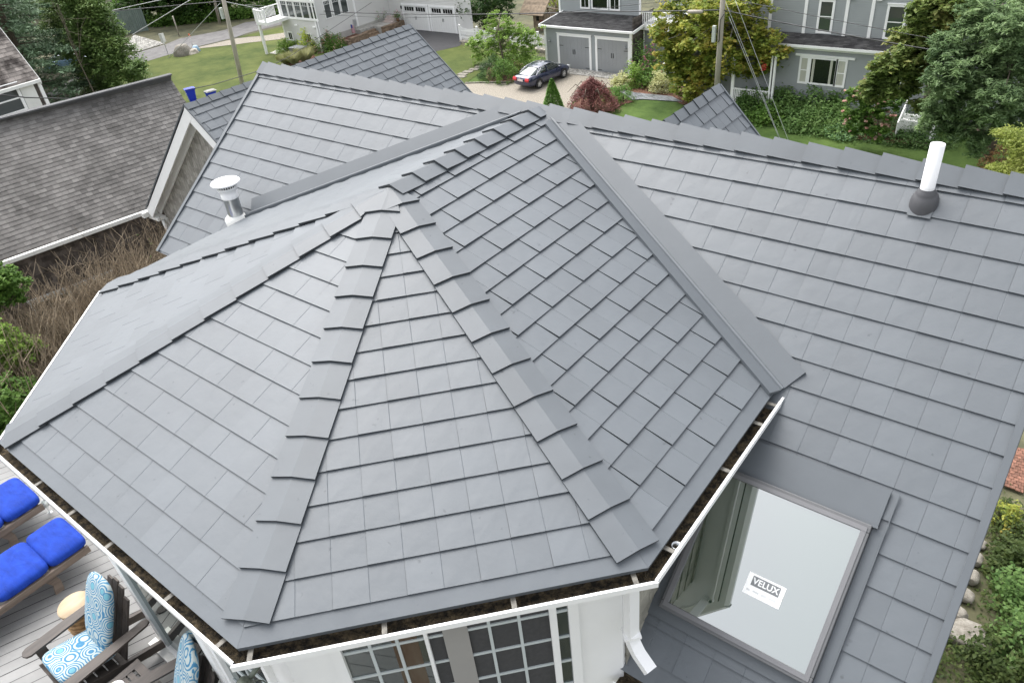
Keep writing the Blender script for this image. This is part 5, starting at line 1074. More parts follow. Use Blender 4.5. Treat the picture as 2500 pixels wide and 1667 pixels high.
# balcony and post
bp = G(f2(190, 485)); zt1 = top(bp, f2(130, 215)); g = MB(); g.box((bp[0] - .1, bp[1] - .1, GZ), (bp[0] + .1, bp[1] + .1, zt1)); g.build('balcony_post', white, wh)
g = MB(); g.box((bp[0] - .15, bp[1] - .15, zt1 - .05), (xc0 + 1.2, y1_, zt1 + .22)); g.box((bp[0] - .15, y1_, zt1 - .05), (xc0, y1_ + 3, zt1 + .22)); g.build('balcony_deck', white, wh)
g = MB(); zr_ = zt1 + .22
for k in range(11): x = bp[0] - .1 + k * .14; g.box((x, bp[1] - .12, zr_ + .1), (x + .045, bp[1] - .08, zr_ + .95))
for k in range(17): y = bp[1] - .1 + k * .14; g.box((bp[0] - .12, y, zr_ + .1), (bp[0] - .08, y + .045, zr_ + .95))
g.box((bp[0] - .14, bp[1] - .15, zr_ + .95), (xc0 + 1.0, bp[1] - .04, zr_ + 1.02)); g.box((bp[0] - .15, bp[1] - .04, zr_ + .95), (bp[0] - .04, y1_ + 2, zr_ + 1.02))
for x in (bp[0] - .12, xc0 - .3, xc0 + .9): g.box((x - .08, bp[1] - .16, zr_), (x + .08, bp[1], zr_ + 1.12))
g.build('balcony_railing', white, wh)
# entry steps and patio on the retaining wall terrace
stp = MB(); e = AX(f2(1290, 160), 1, y2_ - .6)
for k in range(3): stp.box((xc1 - .2 + .9, y2_ - 1.2 - .3 * k, -12.5), (xc1 + 2.0, y2_ - .9 - .3 * k, -11.75 - .18 * k))
stp.build('entry_step', mat('pink_step', (.45, .38, .35), .8, 0, .1), wh)
# retaining wall terrace
rw = empty('retaining_wall', (-54.5, 46, GZ), 'brown block retaining wall planter with corner steps in front of the pale house', 'wall')
rx, ry, rzt = -53.7, 44.1, -12.45
def block_wall(mb, P, Q, z0, z1, th=.35, bl=.42, bh=.16):
    P, Q = np.asarray(P, float), np.asarray(Q, float); d = (Q - P); L_ = np.linalg.norm(d); d /= L_; s = np.array([-d[1], d[0], 0]); n = max(1, int(round((z1 - z0) / bh))); r = random.Random(4)
    for j in range(n):
        u = -(bl / 2 if j % 2 else 0)
        while u < L_:
            a, b = max(0, u), min(L_, u + bl)
            if b - a > .03: mb.obox(P + d * (a + .006) - s * r.uniform(0, .02) + Z_ * (z0 + j * (z1 - z0) / n - P[2]), d * (b - a - .012), s * th, Z_ * ((z1 - z0) / n - .01))
            u += bl
g = MB(); block_wall(g, (xc1 - 2.2, ry, 0), (rx, ry, 0), GZ, rzt); block_wall(g, (rx, ry + .36, 0), (rx, ry + 2.6, 0), GZ, rzt + .15, th=.4); g.build('wall', blockm, rw)
g = MB(); block_wall(g, (rx + .3, ry + 4.4, 0), (rx + .3, y2_ - .3, 0), GZ, -12.25, th=.4); g.build('wall', blockm, rw)
for k in range(4):
    g = MB(); g.box((rx - .1 - .3 * k, ry + 2.7, GZ), (rx + .22 - .3 * k, ry + 4.3, GZ + .2 * (k + 1))); g.build('step', blockm, rw)
g = MB(); g.face([(xc1, ry + .3, rzt - .12), (rx - .3, ry + .3, rzt - .12), (rx - .3, ry + 2.6, rzt - .1), (xc1, ry + 2.6, rzt - .1)]); g.build('planting_soil', mulch, rw)
g = MB(); g.box((xc1 + .04, ry + 2.7, GZ), (rx - 1.15, y2_ - .1, -12.22)); g.box((rx - 1.2, ry + 4.4, GZ), (rx - .05, y2_ - .1, -12.22)); g.build('terrace_paving', cobble, rw)
for q, lab in (((1165, 195), 'leafy potted plant nearest the meter box on the terrace'), ((1222, 175), 'pink flowering potted plant in the middle of the terrace'), ((1355, 190), 'pink flowering potted plant by the garage corner on the terrace')):
    X = AX(f2(*q), 2, -12.2); o = empty('potted_plant', X, lab, 'potted plant', 'potted plants on the terrace'); g = MB(); g.lathe([(.001, 0), (.14, 0), (.19, .32), (.16, .32)], X, 12); g.build('pot', potm, o)
    leaves('foliage', X + np.array([0, 0, .5]) + RNG.normal(size=(350, 3)) * .2, .14, L_mid, o); leaves('blossom', X + np.array([0, 0, .6]) + RNG.normal(size=(60, 3)) * .2, .12, L_rose, o)
X = AX(f2(967, 320), 2, -12.5); g = MB()
for k in range(8): g.obox(X + [-.22, 0, .25 + k * .09], (.44, .0, 0), (0, .012, 0), (0, 0, .045))
g2 = MB(); g2.tube([X + [-.24, 0, 0], X + [-.24, 0, 1.0]], .012, 5); fo = g2.build('garden_flag', black); tag(fo, 'small striped red white and blue garden flag in the terrace planter', 'flag')
g.build('stripes', mat('flag_red', (.45, .06, .07), .8), fo); g = MB(); g.obox(X + [-.22, .004, .25], (.44, 0, 0), (0, .006, 0), (0, 0, .75)); g.build('cloth', mat('flag_white', (.6, .6, .65), .8), fo); g = MB(); g.obox(X + [-.22, -.004, .68], (.2, 0, 0), (0, .003, 0), (0, 0, .32)); g.build('canton', mat('flag_blue', (.04, .07, .3), .8), fo)
# utility box
X = G(f2(480, 500)); g = MB(); g.box((X[0] - .75, X[1] - .45, GZ), (X[0] + .75, X[1] + .45, GZ + .75)); ub_ = g.build('utility_box', mat('grey_plastic', (.20, .21, .22), .6), bevel=.03); tag(ub_, 'low grey utility box among the ornamental grasses', 'utility box')
g = MB(); g.box((X[0] - .8, X[1] - .5, GZ + .752), (X[0] + .8, X[1] + .5, GZ + .82)); g.build('lid', MATS['grey_plastic'], ub_)
# ---- fences, stone walls, playhouse
def picket(label, A, B, h=1.15, posts=3, z=GZ):
    A, B = np.asarray(A, float), np.asarray(B, float); A[2] = B[2] = z; L_ = np.linalg.norm(B - A); d = (B - A) / L_; s = np.array([-d[1], d[0], 0]); o = empty('picket_fence', A, label, 'fence', 'white picket fences between the houses')
    for k in range(posts):
        g = MB(); p = A + d * L_ * k / (posts - 1); g.obox(p - d * .07 - s * .07, d * .14, s * .14, Z_ * (h + .15)); g.obox(p - d * .09 - s * .09 + Z_ * (h + .15), d * .18, s * .18, Z_ * .04); g.build('post', white, o)
    g = MB(); n = int(L_ / .15)
    for k in range(n):
        u = .1 + k * (L_ - .2) / n; sag = .18 * math.sin(math.pi * ((u / L_ * (posts - 1)) % 1)); g.obox(A + d * u - s * .03 + Z_ * .08, d * .075, s * .02, Z_ * (h - sag))
    g.obox(A + s * -.01 + Z_ * .25, d * L_, s * .04, Z_ * .08); g.obox(A + s * -.01 + Z_ * (h - .35), d * L_, s * .04, Z_ * .08); g.build('pickets', white, o); return o
zz_ = GZ + .9
def fence_on_wall(label, wl_label, qa, qb, Y, posts):
    A, B = AX(f3(*qa), 1, Y), AX(f3(*qb), 1, Y); z = (A[2] + B[2]) / 2; picket(label, A, B, posts=posts, z=z)
    w_ = MB(); r = random.Random(9); L_ = B[0] - A[0]; zc = GZ - .05
    while zc < z - .02:
        u = 0; hgt = r.uniform(.14, .22); hgt = min(hgt, z - zc)
        while u < L_:
            ln = r.uniform(.2, .5); w_.obox((A[0] + u, Y - .25 - r.uniform(0, .05), zc), (ln - .02, r.uniform(-.02, .02), 0), (0, .45, 0), (0, r.uniform(-.02, .02), hgt - .015)); u += ln
        zc += hgt
    tag(w_.build('stone_wall', stonem), wl_label, 'wall', 'dry stone walls under the fences')
fence_on_wall('white picket fence between the pale house garage and the small tree', 'dry stone wall left of the small light green tree', (20, 365), (330, 385), 49.5, 3)
fence_on_wall('white picket fence running from the small tree to the grey garage wall', 'dry stone wall behind the navy car by the grey garage', (470, 410), (835, 440), 49.0, 4)
A, B = G(f1(1030, 320)), G(f1(1320, 275)); fo = empty('board_fence', A, 'grey green solid board fence beyond the street behind the evergreen tree', 'fence'); L_ = np.linalg.norm(B - A); d = (B - A) / L_
g = MB(); n = int(L_ / .2); hF = 2.5
for k in range(n): g.obox(A + d * k * L_ / n, d * (L_ / n - .02), np.array([-d[1], d[0], 0]) * .03, Z_ * hF)
g.build('boards', fencegreen, fo)
for k in range(4): g = MB(); g.obox(A + d * (k * L_ / 3 - .06) - np.array([-d[1], d[0], 0]) * .08, d * .14, np.array([-d[1], d[0], 0]) * .14, Z_ * (hF + .15)); g.build('post', fencegreen, fo)
# playhouse
ph = empty('playhouse', AX(f3(700, 230), 1, 55), 'wooden play tower house with green trim behind the picket fence', 'playhouse'); B0 = AX(f3(700, 230), 1, 55.0); zq = float(AX(f3(700, 125), 1, 55.0)[2])
xq0, xq1 = AX(f3(585, 150), 1, 55.)[0], AX(f3(760, 150), 1, 55.)[0]
g = MB(); n = 9
for k in range(n): g.box((xq0 + 1.0 + (xq1 - xq0 - 1.0) * k / n, 55, B0[2] - .6), (xq0 + 1.0 + (xq1 - xq0 - 1.0) * (k + 1) / n - .02, 55.05, zq))
g.box((xq1 - .06, 55, B0[2] - .6), (xq1 - .01, 57, zq)); g.build('wall', playwood, ph)
g = MB(); n = 7
for k in range(n): t0, t1 = k / n, (k + 1) / n; g.obox((xq0 - .3, 54.6 + 1.3 * t0, zq - .1 + 1.3 * t0), (xq1 - xq0 + .5, 0, 0), (0, 1.3 / n, 1.3 / n), (0, -.03, .05))
g.build('roof', playwood, ph)
g = MB(); g.obox((xq1 + .15, 54.6, zq - .1), (0, 1.3, 1.3), (.06, 0, 0), (0, 0, .12)); g.obox((xq1 + .15, 55.9, zq + 1.2), (0, 1.3, -1.3), (.06, 0, 0), (0, 0, .12)); g.build('gable_trim', playwood, ph)
g = MB(); g.box((xq1 - .5, 54.9, B0[2] - .1), (xq1 - .1, 55.0, zq - .5)); g.build('doorway', mat('doorway_red', (.14, .05, .03), .8), ph)
g = MB(); g.box((xq1 - .9, 54.95, zq - .6), (xq1 - .6, 54.99, zq - .2)); g.build('window', glass_dark, ph)
g = MB(); q = AX(f3(790, 70), 1, 55.5); g.tube([q, q + [.8, 0, -2.2]], .06, 6); g.tube([q, q + [-.5, 0, -2.2]], .06, 6); g.tube([q + [-.8, 0, 0], q + [1.4, 0, -.1]], .06, 6); g.build('swing_frame', playwood, ph)
g = MB(); q = AX(f3(790, 250), 1, 52); g.lathe([(.001, -.2), (.25, -.12), (.3, .1), (.2, .2)], q, 10); g.tube([q, q + [.1, 0, -.9]], .05, 6); tag(g.build('ride_toy', playgreen), 'green plastic garden toy by the picket fence near the garage', 'toy')
# rocks and small things by the street
g = MB()
X = G(f1(1640, 480)); 
def rock(name, P, r, h, m, label, cat='rock', group=None, sx=1.0):
    bm = bmesh.new(); bmesh.ops.create_icosphere(bm, subdivisions=3, radius=1.0); rn = random.Random(int(abs(P[0] * 100)))
    ph_ = [rn.uniform(0, 6) for _ in range(6)]
    for v in bm.verts:
        c = v.co; k = 1 + .12 * math.sin(3 * c.x + ph_[0]) + .10 * math.sin(4 * c.y + ph_[1]) + .08 * math.sin(5 * c.z + ph_[2]); c *= k
        c.x = max(-.86, min(.86, c.x)) * r * sx; c.y = max(-.86, min(.86, c.y)) * r; c.z = max(-.3, min(.8, c.z)) * h
    me = bpy.data.meshes.new(name); bm.to_mesh(me); bm.free(); me.materials.append(m)
    for p_ in me.polygons: p_.use_smooth = True
    o = bpy.data.objects.new(name, me); COL.objects.link(o); o.location = [float(c) for c in P]; return tag(o, label, cat, group)
rock('boulder', G(f1(1640, 490)), 1.0, 1.2, pinkgran, 'largest round boulder at the street corner of the lawn', group='boulders at the lawn corner')
rock('boulder', G(f1(1710, 480)), .7, .5, stonem, 'low dark boulder beside the largest one at the street corner', group='boulders at the lawn corner')
X = G(f1(1750, 460)); rock('refuse_bag', X, .42, .7, mat('pale_blue_plastic', (.25, .38, .5), .5), 'pale blue bag beside the boulders at the lawn corner', 'bag')
g = MB(); X = G(f1(1725, 440)); g.tube([X, X + [0, 0, 1.4]], .02, 5); mk = g.build('survey_stake', wiregrey); tag(mk, 'thin stake with orange marker flag by the gravel walk', 'stake'); g = MB(); g.box((X[0] - .15, X[1], GZ + 1.25), (X[0] + .15, X[1] + .02, GZ + 1.5)); g.build('marker', mat('orange_marker', (.8, .15, .04), .7), mk)
# traffic sign, thin post
X = G(f1(1497, 485)); zt = top(X, f1(1430, 300)); so_ = empty('street_sign', X, 'small white rectangular sign seen at an angle on a steel post by the road', 'sign'); tl_ = AX(f1(1440, 305), 1, X[1]) 
g = MB(); g.tube([X, X + [0, 0, zt - GZ]], .035, 6); g.build('post', metal, so_); g = MB(); g.obox(X + [-.05, -.26, zt - GZ - .85], (.02, .0, 0), (.06, .50, 0), (0, 0, .85)); g.obox(X + [.04, -.3, zt - GZ - .85], (.34, .1, 0), (0, .02, 0), (0, 0, .85)); g.build('sign_plate', whitedirty, so_)
X = G(f1(1597, 325)); zt = top(X, f1(1550, 145)); g = MB(); g.tube([X, X + [0, 0, zt - GZ]], .07, 6); tag(g.build('wooden_post', polem), 'thin bare grey post across the road beside the woods', 'post')
# recycling bins
def bin_(q, label, rot, lidc=None, htop=None):
    P = G(q); o = empty('recycling_bin', P, label, 'bin', 'blue recycling bins on the lawn', rz=0); c, s = math.cos(rot), math.sin(rot); U = np.array([c, s, 0]); V = np.array([-s, c, 0]); g = MB(); H = 1.0
    a = [P - U * .24 - V * .24, P + U * .24 - V * .24, P + U * .24 + V * .24, P - U * .24 + V * .24]; b = [P - U * .32 - V * .36 + Z_ * H, P + U * .32 - V * .36 + Z_ * H, P + U * .32 + V * .36 + Z_ * H, P - U * .32 + V * .36 + Z_ * H]
    for k in range(4): g.face([a[k], a[(k + 1) % 4], b[(k + 1) % 4], b[k]])
    g.obox(P - U * .34 - V * .38 + Z_ * (H - .06), U * .68, V * .76, Z_ * .06); g.build('body', binm, o)
    g = MB(); g.obox(P - U * .36 - V * .40 + Z_ * H, U * .72, V * .84, Z_ * .05); g.obox(P - U * .28 - V * .3 + Z_ * (H + .05), U * .56, V * .62, Z_ * .04); g.build('lid', lidc or binm, o)
    for k in (-1, 1): g = MB(); g.tube([P + U * (.26 * k) + V * .26 + Z_ * .1, P + U * (.32 * k) + V * .26 + Z_ * .1], .1, 12); g.build('wheel', black, o)
    return o, P, U, V
bo, P, U, V = bin_(f1(1722, 905), 'blue wheeled recycling bin with white arrow emblem at the roof corner', -.35)
g = MB(); c = P - V * .345 + Z_ * .62
g.obox(c - U * .03 - V * .004, U * .06, -V * .01, Z_ * .16)
for a in range(3):
    t = a * 2.1; g.obox(c + U * (.13 * math.cos(t) - .04) + Z_ * (.10 + .13 * math.sin(t)) - V * .004, U * .08, -V * .01, Z_ * .05)
g.build('emblem', white, bo)
bin_(f1(1905, 925), 'blue recycling bin with grey lid mostly hidden behind the gable ridge', -.2, mat('grey_lid', (.22, .22, .21), .6))
# ================================================================ UTILITY POLES AND WIRES
def pole(label, base, ztop, r, lean=(0, 0), box=None, trans=False):
    o = empty('utility_pole', base, label, 'utility pole', 'wooden utility poles'); b = np.asarray(base, float); g = MB(); t = b + np.array([lean[0], lean[1], ztop - b[2]])
    g.tube([b, (b + t) / 2, t], [r, r * .9, r * .8], 12); g.build('shaft', polem, o); return o
PC = G((1744, 300)); b2 = AX((1765, 0), 1, PC[1]); lean = (b2[0] - PC[0]) / (b2[2] - PC[2]); HC = 12
pc = pole('tall grey wooden utility pole with junction box in front of the maple, centre right', PC, GZ + HC, .17, (lean * HC, 0))
q = AX((1752, 80), 1, PC[1]); g = MB(); g.box((q[0] - .22, q[1] - .32, q[2] - .5), (q[0] - .02, q[1] - .12, q[2] + .42)); g.build('junction_box', mat('pale_box', (.42, .45, .42), .5), pc, bevel=.02)
g = MB(); g.tube([AX((1768, 35), 1, PC[1] - .2), AX((1758, 50), 1, PC[1] - .2), AX((1756, 100), 1, PC[1] - .2), AX((1752, 104), 1, PC[1] - .2)], .025, 5); g.build('conduit', black, pc)
PL = G((604, 262)); b2 = AX(f1(1990, 0), 1, PL[1]); lean = (b2[0] - PL[0]) / (b2[2] - PL[2])
pl_ = pole('grey utility pole rising from the lawn behind the slate gable, left of centre', PL, GZ + 11, .17, (lean * 11, 0)); q = AX(f1(2005, 120), 1, PL[1]); g = MB(); g.box((q[0] - .2, q[1] - .3, q[2] - .35), (q[0] + .0, q[1] - .1, q[2] + .4)); g.build('junction_box', MATS['pale_box'], pl_)
P2_ = G(f1(1958, 212)); b2 = AX(f1(1908, 0), 1, P2_[1]); lean = (b2[0] - P2_[0]) / (b2[2] - P2_[2]); pole('distant utility pole across the street just left of the nearer lawn pole', P2_, GZ + 10, .17, (lean * 10, 0))
P3_ = G(f1(1085, 420)); b2 = AX(f1(935, 0), 1, P3_[1]); lean = (b2[0] - P3_[0]) / (b2[2] - P3_[2]); p3o = pole('pale utility pole wrapped in climbing leaves beside the bushy evergreen', P3_, GZ + 13, .2, (lean * 13, 0))
t = RNG.uniform(.1, .62, (900, 1)); leaves('climbing_leaves', P3_ + np.array([[lean * 13, 0, 13]]) * t + RNG.normal(size=(900, 3)) * .28, .3, L_mid, p3o)
def wire(label, pts, r, m=wirem, sag=0.0, grp='overhead utility wires'):
    mb = MB(); P = []
    for a, b in zip(pts[:-1], pts[1:]):
        a, b = np.asarray(a, float), np.asarray(b, float)
        for t in np.linspace(0, 1, 15)[:-1 if b is not pts[-1] else None]: P.append(a * (1 - t) + b * t - Z_ * sag * 4 * t * (1 - t))
    P.append(np.asarray(pts[-1], float)); mb.tube(P, r, 5); return tag(mb.build('overhead_wire', m), label, 'wire', grp)
def cy(q): return AX(q, 1, PC[1])
KC = cy((1765, 25)); KR = AX(f5(2188, 575), 1, PC[1] - 6); KL = AX(f2(-40, 30), 0, PL[0])
wire('thick black cable from the centre pole to the right edge across the grey house', [KC, KR], .03, sag=.12)
wire('thin upper wire from the centre pole to the right edge across the grey house windows', [cy((1775, -10)), AX(f5(0, 78), 1, PC[1] - 2), AX(f5(2188, 490), 1, PC[1] - 6)], .015, sag=.05)
wire('bundled cable with splice case left of the centre pole', [KC, AX(f3(1300, 105), 1, PC[1] + 1), AX(f3(0, 132), 1, PC[1] + 3), AX(f2(900, 115), 1, PC[1] + 5), AX(f2(0, 45), 1, PC[1] + 3)], .035, sag=.03)
wire('thin lower wire crossing in front of the pale house', [AX(f3(0, 150), 1, PC[1] + 3), AX(f2(1300, 165), 1, PC[1] + 4), AX(f2(300, 110), 1, PC[1] + 4), AX(f2(0, 70), 1, PC[1] + 3)], .016)
wire('thin service wire rising from the cable to the top right of the garage', [AX(f3(800, 125), 1, PC[1] + 2), AX(f3(1750, 25), 1, PC[1] + 2), AX(f3(2100, -10), 1, PC[1] + 2)], .014)
g = MB(); a, b = cy(f4(430, 108)), cy(f4(570, 108)); g.tube([a, a * .9 + b * .1, a * .1 + b * .9, b], [.03, .11, .11, .03], 8); tag(g.build('splice_case', mat('splice_grey', (.30, .27, .23), .6)), 'grey splice case hanging on the cable left of the centre pole', 'splice case')
for a, b, lab, r in (((1002, 102), (2000, 12), 'wire from the leafy pole to the lawn pole', .04), ((1180, 310), (1700, 0), 'slack wire dropping towards the board fence', .035), ((1000, 95), (1440, 0), 'wire leaving the leafy pole towards the top edge', .03), ((1960, 30), (1500, 520), 'guy wire running from the lawn pole down towards the road', .02), ((2010, 20), (2334, 85), 'wire with spacers to the pale house', .03)):
    A = AX(f1(*a), 0, -78) if a[0] < 1500 else AX(f1(*a), 0, PL[0]); B = AX(f1(*b), 0, PL[0] - 6); wire(lab, [A, B], r, wiregrey if r < .04 else wirem)
wire('black service wire low over the lawn between the cottage roof and the pale house', [AX(f1(1650, 805), 0, -30), AX(f1(1900, 755), 0, -32), AX(f1(2334, 625), 0, -36), AX(f2(400, 500), 0, -42), AX(f2(1120, 25), 0, -55)], .02)
wire('service wire running over the dark cottage ridge at the left', [AX(f1(0, 845), 0, -24), AX(f1(230, 870), 0, -24), AX(f1(640, 882), 0, -26)], .02)
for (a, b, lab, m_) in ((f4(855, 0), f4(1350, 1305), 'bright guy wire with white guard right of the centre pole', wiregrey), (f4(770, 20), f4(1275, 1285), 'thin guy wire next to the centre pole, left of the bright one', wiregrey), (f4(800, 150), f4(1255, 1250), 'second thin guy wire left of the bright one', wiregrey)):
    Bg = G(b); Ag = AX(a, 1, PC[1] - .1); gw_ = wire(lab, [Ag, Bg], .012 if 'bright' in lab else .005, m_, grp='guy wires of the centre pole')
# ================================================================ PARKED CARS
def car(label, P, ang, paint, name='parked_car'):
    o = empty(name, P, label, 'car', None, 0); o.rotation_euler = (0, 0, ang); L_, W, Hh = 4.85, 1.82, 1.47
    # body profile stations: x, half width, sill z, belt z, (roof z, roof half width)
    st = [(-2.42, .62, .42, .80), (-2.34, .80, .32, .95), (-2.0, .88, .22, 1.02), (-1.5, .905, .20, 1.00), (-.6, .91, .20, .96), (.4, .91, .20, .93), (1.1, .905, .20, .92), (1.6, .89, .22, .86), (2.1, .84, .26, .76), (2.36, .70, .34, .66), (2.43, .50, .42, .56)]
    bm = bmesh.new(); rings = []
    for x, hw, z0, z1 in st:
        prof = [(-hw * .92, z0), (-hw, z0 + .12), (-hw * 1.005, (z0 + z1) / 2), (-hw * .975, z1 - .07), (-hw * .86, z1), (-hw * .45, z1 + .025), (0, z1 + .035), (hw * .45, z1 + .025), (hw * .86, z1), (hw * .975, z1 - .07), (hw * 1.005, (z0 + z1) / 2), (hw, z0 + .12), (hw * .92, z0)]
        rings.append([bm.verts.new((x, y, z)) for y, z in prof])
    for a, b in zip(rings[:-1], rings[1:]):
        for k in range(12): bm.faces.new((a[k], a[k + 1], b[k + 1], b[k]))
        bm.faces.new((a[12], a[0], b[0], b[12]))
    bm.faces.new(rings[0]); bm.faces.new(rings[-1][::-1]); bmesh.ops.recalc_face_normals(bm, faces=bm.faces)
    def fin(bm, nm, m, par, sub=0):
        me = bpy.data.meshes.new(nm); bm.to_mesh(me); bm.free(); me.materials.append(m)
        for p_ in me.polygons: p_.use_smooth = True
        ob = bpy.data.objects.new(nm, me); COL.objects.link(ob); ob.parent = par
        if sub: s_ = ob.modifiers.new('s', 'SUBSURF'); s_.levels = s_.render_levels = sub
        return ob
    body = fin(bm, 'body', paint, o, 1)
    # cabin glass and roof
    def loft(sts, nm, m, sub=1):
        bm = bmesh.new(); rg = []
        for x, pr in sts: rg.append([bm.verts.new((x, y, z)) for y, z in pr])
        for a, b in zip(rg[:-1], rg[1:]):
            for k in range(len(a) - 1): bm.faces.new((a[k], a[k + 1], b[k + 1], b[k]))
        bmesh.ops.recalc_face_normals(bm, faces=bm.faces); return fin(bm, nm, m, o, sub)
    cab = [(-1.95, .60, 1.02, 1.03, .58), (-1.35, .70, .98, 1.30, .58), (-.85, .76, .97, 1.42, .56), (-.1, .78, .95, 1.46, .58), (.45, .78, .94, 1.42, .57), (.95, .76, .93, 1.20, .60), (1.40, .70, .90, .92, .62)]
    loft([(x, [(-hw, zb), (-(hw + rw) / 2 - .03, (zb + zt) / 2), (-rw, zt), (0, zt + .03), (rw, zt), ((hw + rw) / 2 + .03, (zb + zt) / 2), (hw, zb)]) for x, hw, zb, zt, rw in cab], 'cabin_glass', MATS.get('car_glass') or glassmat('car_glass', (.012, .016, .016), .12), 1)
    loft([(x, [(-rw - .02, zt - .02), (-rw * .7, zt + .02), (0, zt + .045), (rw * .7, zt + .02), (rw + .02, zt - .02)]) for x, hw, zb, zt, rw in ((-1.1, 0, 0, 1.36, .58), (-.85, 0, 0, 1.415, .575), (-.3, 0, 0, 1.45, .585), (.2, 0, 0, 1.445, .585), (.55, 0, 0, 1.385, .58))], 'roof_panel', paint, 1)
    for s in (-1, 1):
        for x0, z0, x1, z1 in ((-1.5, 1.0, -.95, 1.36), (-.32, .96, -.30, 1.43), (.62, 1.36, 1.35, .95)):
            g = MB(); g.obox((x0 - .05, s * .80 if z0 < 1.2 else s * .64, z0), (x1 - x0, s * (.60 - .80) if z1 > z0 else s * .14, z1 - z0), (.09, 0, 0), (0, s * .03, 0)); g.build('pillar', paint, o, local=True)
        g = MB(); g.tube([(-1.6, s * .86, .985), (-1.2, s * .81, 1.22), (-.8, s * .67, 1.385), (0, s * .645, 1.43), (.55, s * .65, 1.38), (1.25, s * .80, 1.0)], .014, 5); g.build('chrome_trim', metal, o, local=True)
        g = MB(); g.obox((.85, s * .86, .92), (.16, 0, 0), (0, s * .20, 0), (0, 0, .13)); g.build('wing_mirror', paint, o, bevel=.03, local=True)
        g = MB(); g.obox((-2.42, s * .42, .68), (.10, s * .0, .16), (0, s * .36, 0), (-.03, 0, .12)); g.build('tail_light', MATS.get('tail_red') or mat('tail_red', (.45, .01, .015), .25, 0, .1), o, bevel=.02, local=True)
        g = MB(); g.obox((2.26, s * .50, .60), (.12, 0, 0), (-.1, s * .30, 0), (0, 0, .12)); g.build('headlight', MATS.get('lamp_clear') or mat('lamp_clear', (.6, .62, .62), .2, .3), o, local=True)
        for x in (-.05, .62): g = MB(); g.obox((x, s * .915, .80), (.16, 0, 0), (0, s * .02, 0), (0, 0, .03)); g.build('door_handle', paint, o, local=True)
    g = MB(); g.obox((-2.47, -.26, .70), (.02, 0, 0), (0, .52, 0), (0, 0, .14)); g.build('licence_plate', MATS.get('plate') or mat('plate', (.65, .55, .52), .6, 0, .1), o, local=True)
    g = MB(); g.tube([(-2.44, 0, .93), (-2.47, 0, .93)], .055, 14); g.build('badge', metal, o, local=True)
    for x in (-1.38, 1.42):
        for s in (-1, 1):
            g = MB(); n0 = 0; ring = [(.33, .0), (.335, .05), (.335, .17), (.325, .21), (.225, .215), (.22, .19)]
            seg = 26
            for r_, w_ in ring:
                for k in range(seg): t = 2 * math.pi * k / seg; g.v.append((x + r_ * math.cos(t), s * (.735 + w_), .335 + r_ * math.sin(t)))
            for i in range(len(ring) - 1):
                for k in range(seg): a = i * seg + k; b = i * seg + (k + 1) % seg; g.f.append((a, b, b + seg, a + seg)); g.sm.append(True)
            wo_ = g.build('wheel', MATS.get('tyre') or mat('tyre', (.018, .018, .019), .85), o, local=True)
            g = MB()
            for k in range(5):
                t = 2 * math.pi * k / 5; d1 = np.array([math.cos(t), 0, math.sin(t)]); p1 = np.array([-math.sin(t), 0, math.cos(t)]); c = np.array([x, s * .925, .335])
                for q in (-.045, .045): g.obox(c + p1 * (q - .018), d1 * .225, p1 * .036, np.array([0, s * .015, 0]))
            g.tube([(x, s * .91, .335), (x, s * .945, .335)], .06, 14); n0 = len(g.v)
            g.build('rim', MATS.get('alloy') or mat('alloy', (.62, .63, .64), .3, .5), wo_, local=True)
            g = MB(); g.tube([(x, s * .914, .335), (x, s * .917, .335)], .225, 20); g.build('brake_disc', black, wo_, local=True)
            g = MB(); 
            arc = [(x + .40 * math.cos(t), .335 + .40 * math.sin(t)) for t in np.linspace(-.25, math.pi + .25, 18)]
            g.face([(a, s * .9115, b) for a, b in arc]); g.build('wheel_arch', black, o, local=True)
    return o
navy = mat('navy_car_paint', (.012, .018, .055), .22, .35, .04, 2, spec=.6, coat=1.0)
ra_, fa_ = G(f3(716, 797)), G(f3(932, 703)); dv = fa_ - ra_; ang = math.atan2(dv[1], dv[0]); mid = (ra_ + fa_) / 2; sidev = np.array([-math.sin(ang), math.cos(ang), 0])
car('navy blue four door sedan with silver wheels parked on the gravel drive', mid + sidev * .85 + Z_ * .07, ang, navy)
car('pale blue car glimpsed through the branches beyond the dark cottage roof', G(f1(640, 600)), 1.2, mat('pale_blue_paint', (.22, .35, .50), .3, .2, .04, 2, coat=1.0))
# ================================================================ DECK AND FURNITURE
bd = np.array([-.367, -.93, 0]); bd /= np.linalg.norm(bd); bs = np.array([-bd[1], bd[0], 0])
dk = MB(); reg = [(-6.6, -9.5), (3.0, -9.5), (3.0, -2.5), (-3.2, -2.5), (-3.2, -2.93), (-6.6, -2.93)]
hA = [halfs([(-6.6, -9.5), (3.0, -9.5), (3.0, -2.93), (-6.6, -2.93)]), halfs([(-3.2, -2.93), (3, -2.93), (3, -1.8), (-3.2, -1.8)])]
W_ = .138
for H in hA:
    for k in range(-80, 90):
        o = bs * k * W_; a, b = o + bd * -16, o + bd * 16
        for s_, (j0, j1) in enumerate(((-16, -1.5), (-1.5, 16)) if k % 3 else ((-16, 2.6), (2.6, 16))):
            a, b = o + bd * (j0 + .004), o + bd * (j1 - .004); pg = clip([tuple(p[:2]) for p in (a, b, b + bs * (W_ - .008), a + bs * (W_ - .008))], H)
            if pg: dk.face([(x, y, DZ + .001 * ((k * 7) % 3)) for x, y in (pg if True else pg)])
dko = dk.build('deck_floor', deckm)
for p_ in dko.data.polygons:
    if p_.normal.z < 0: p_.flip()
tag(dko, kind='structure')
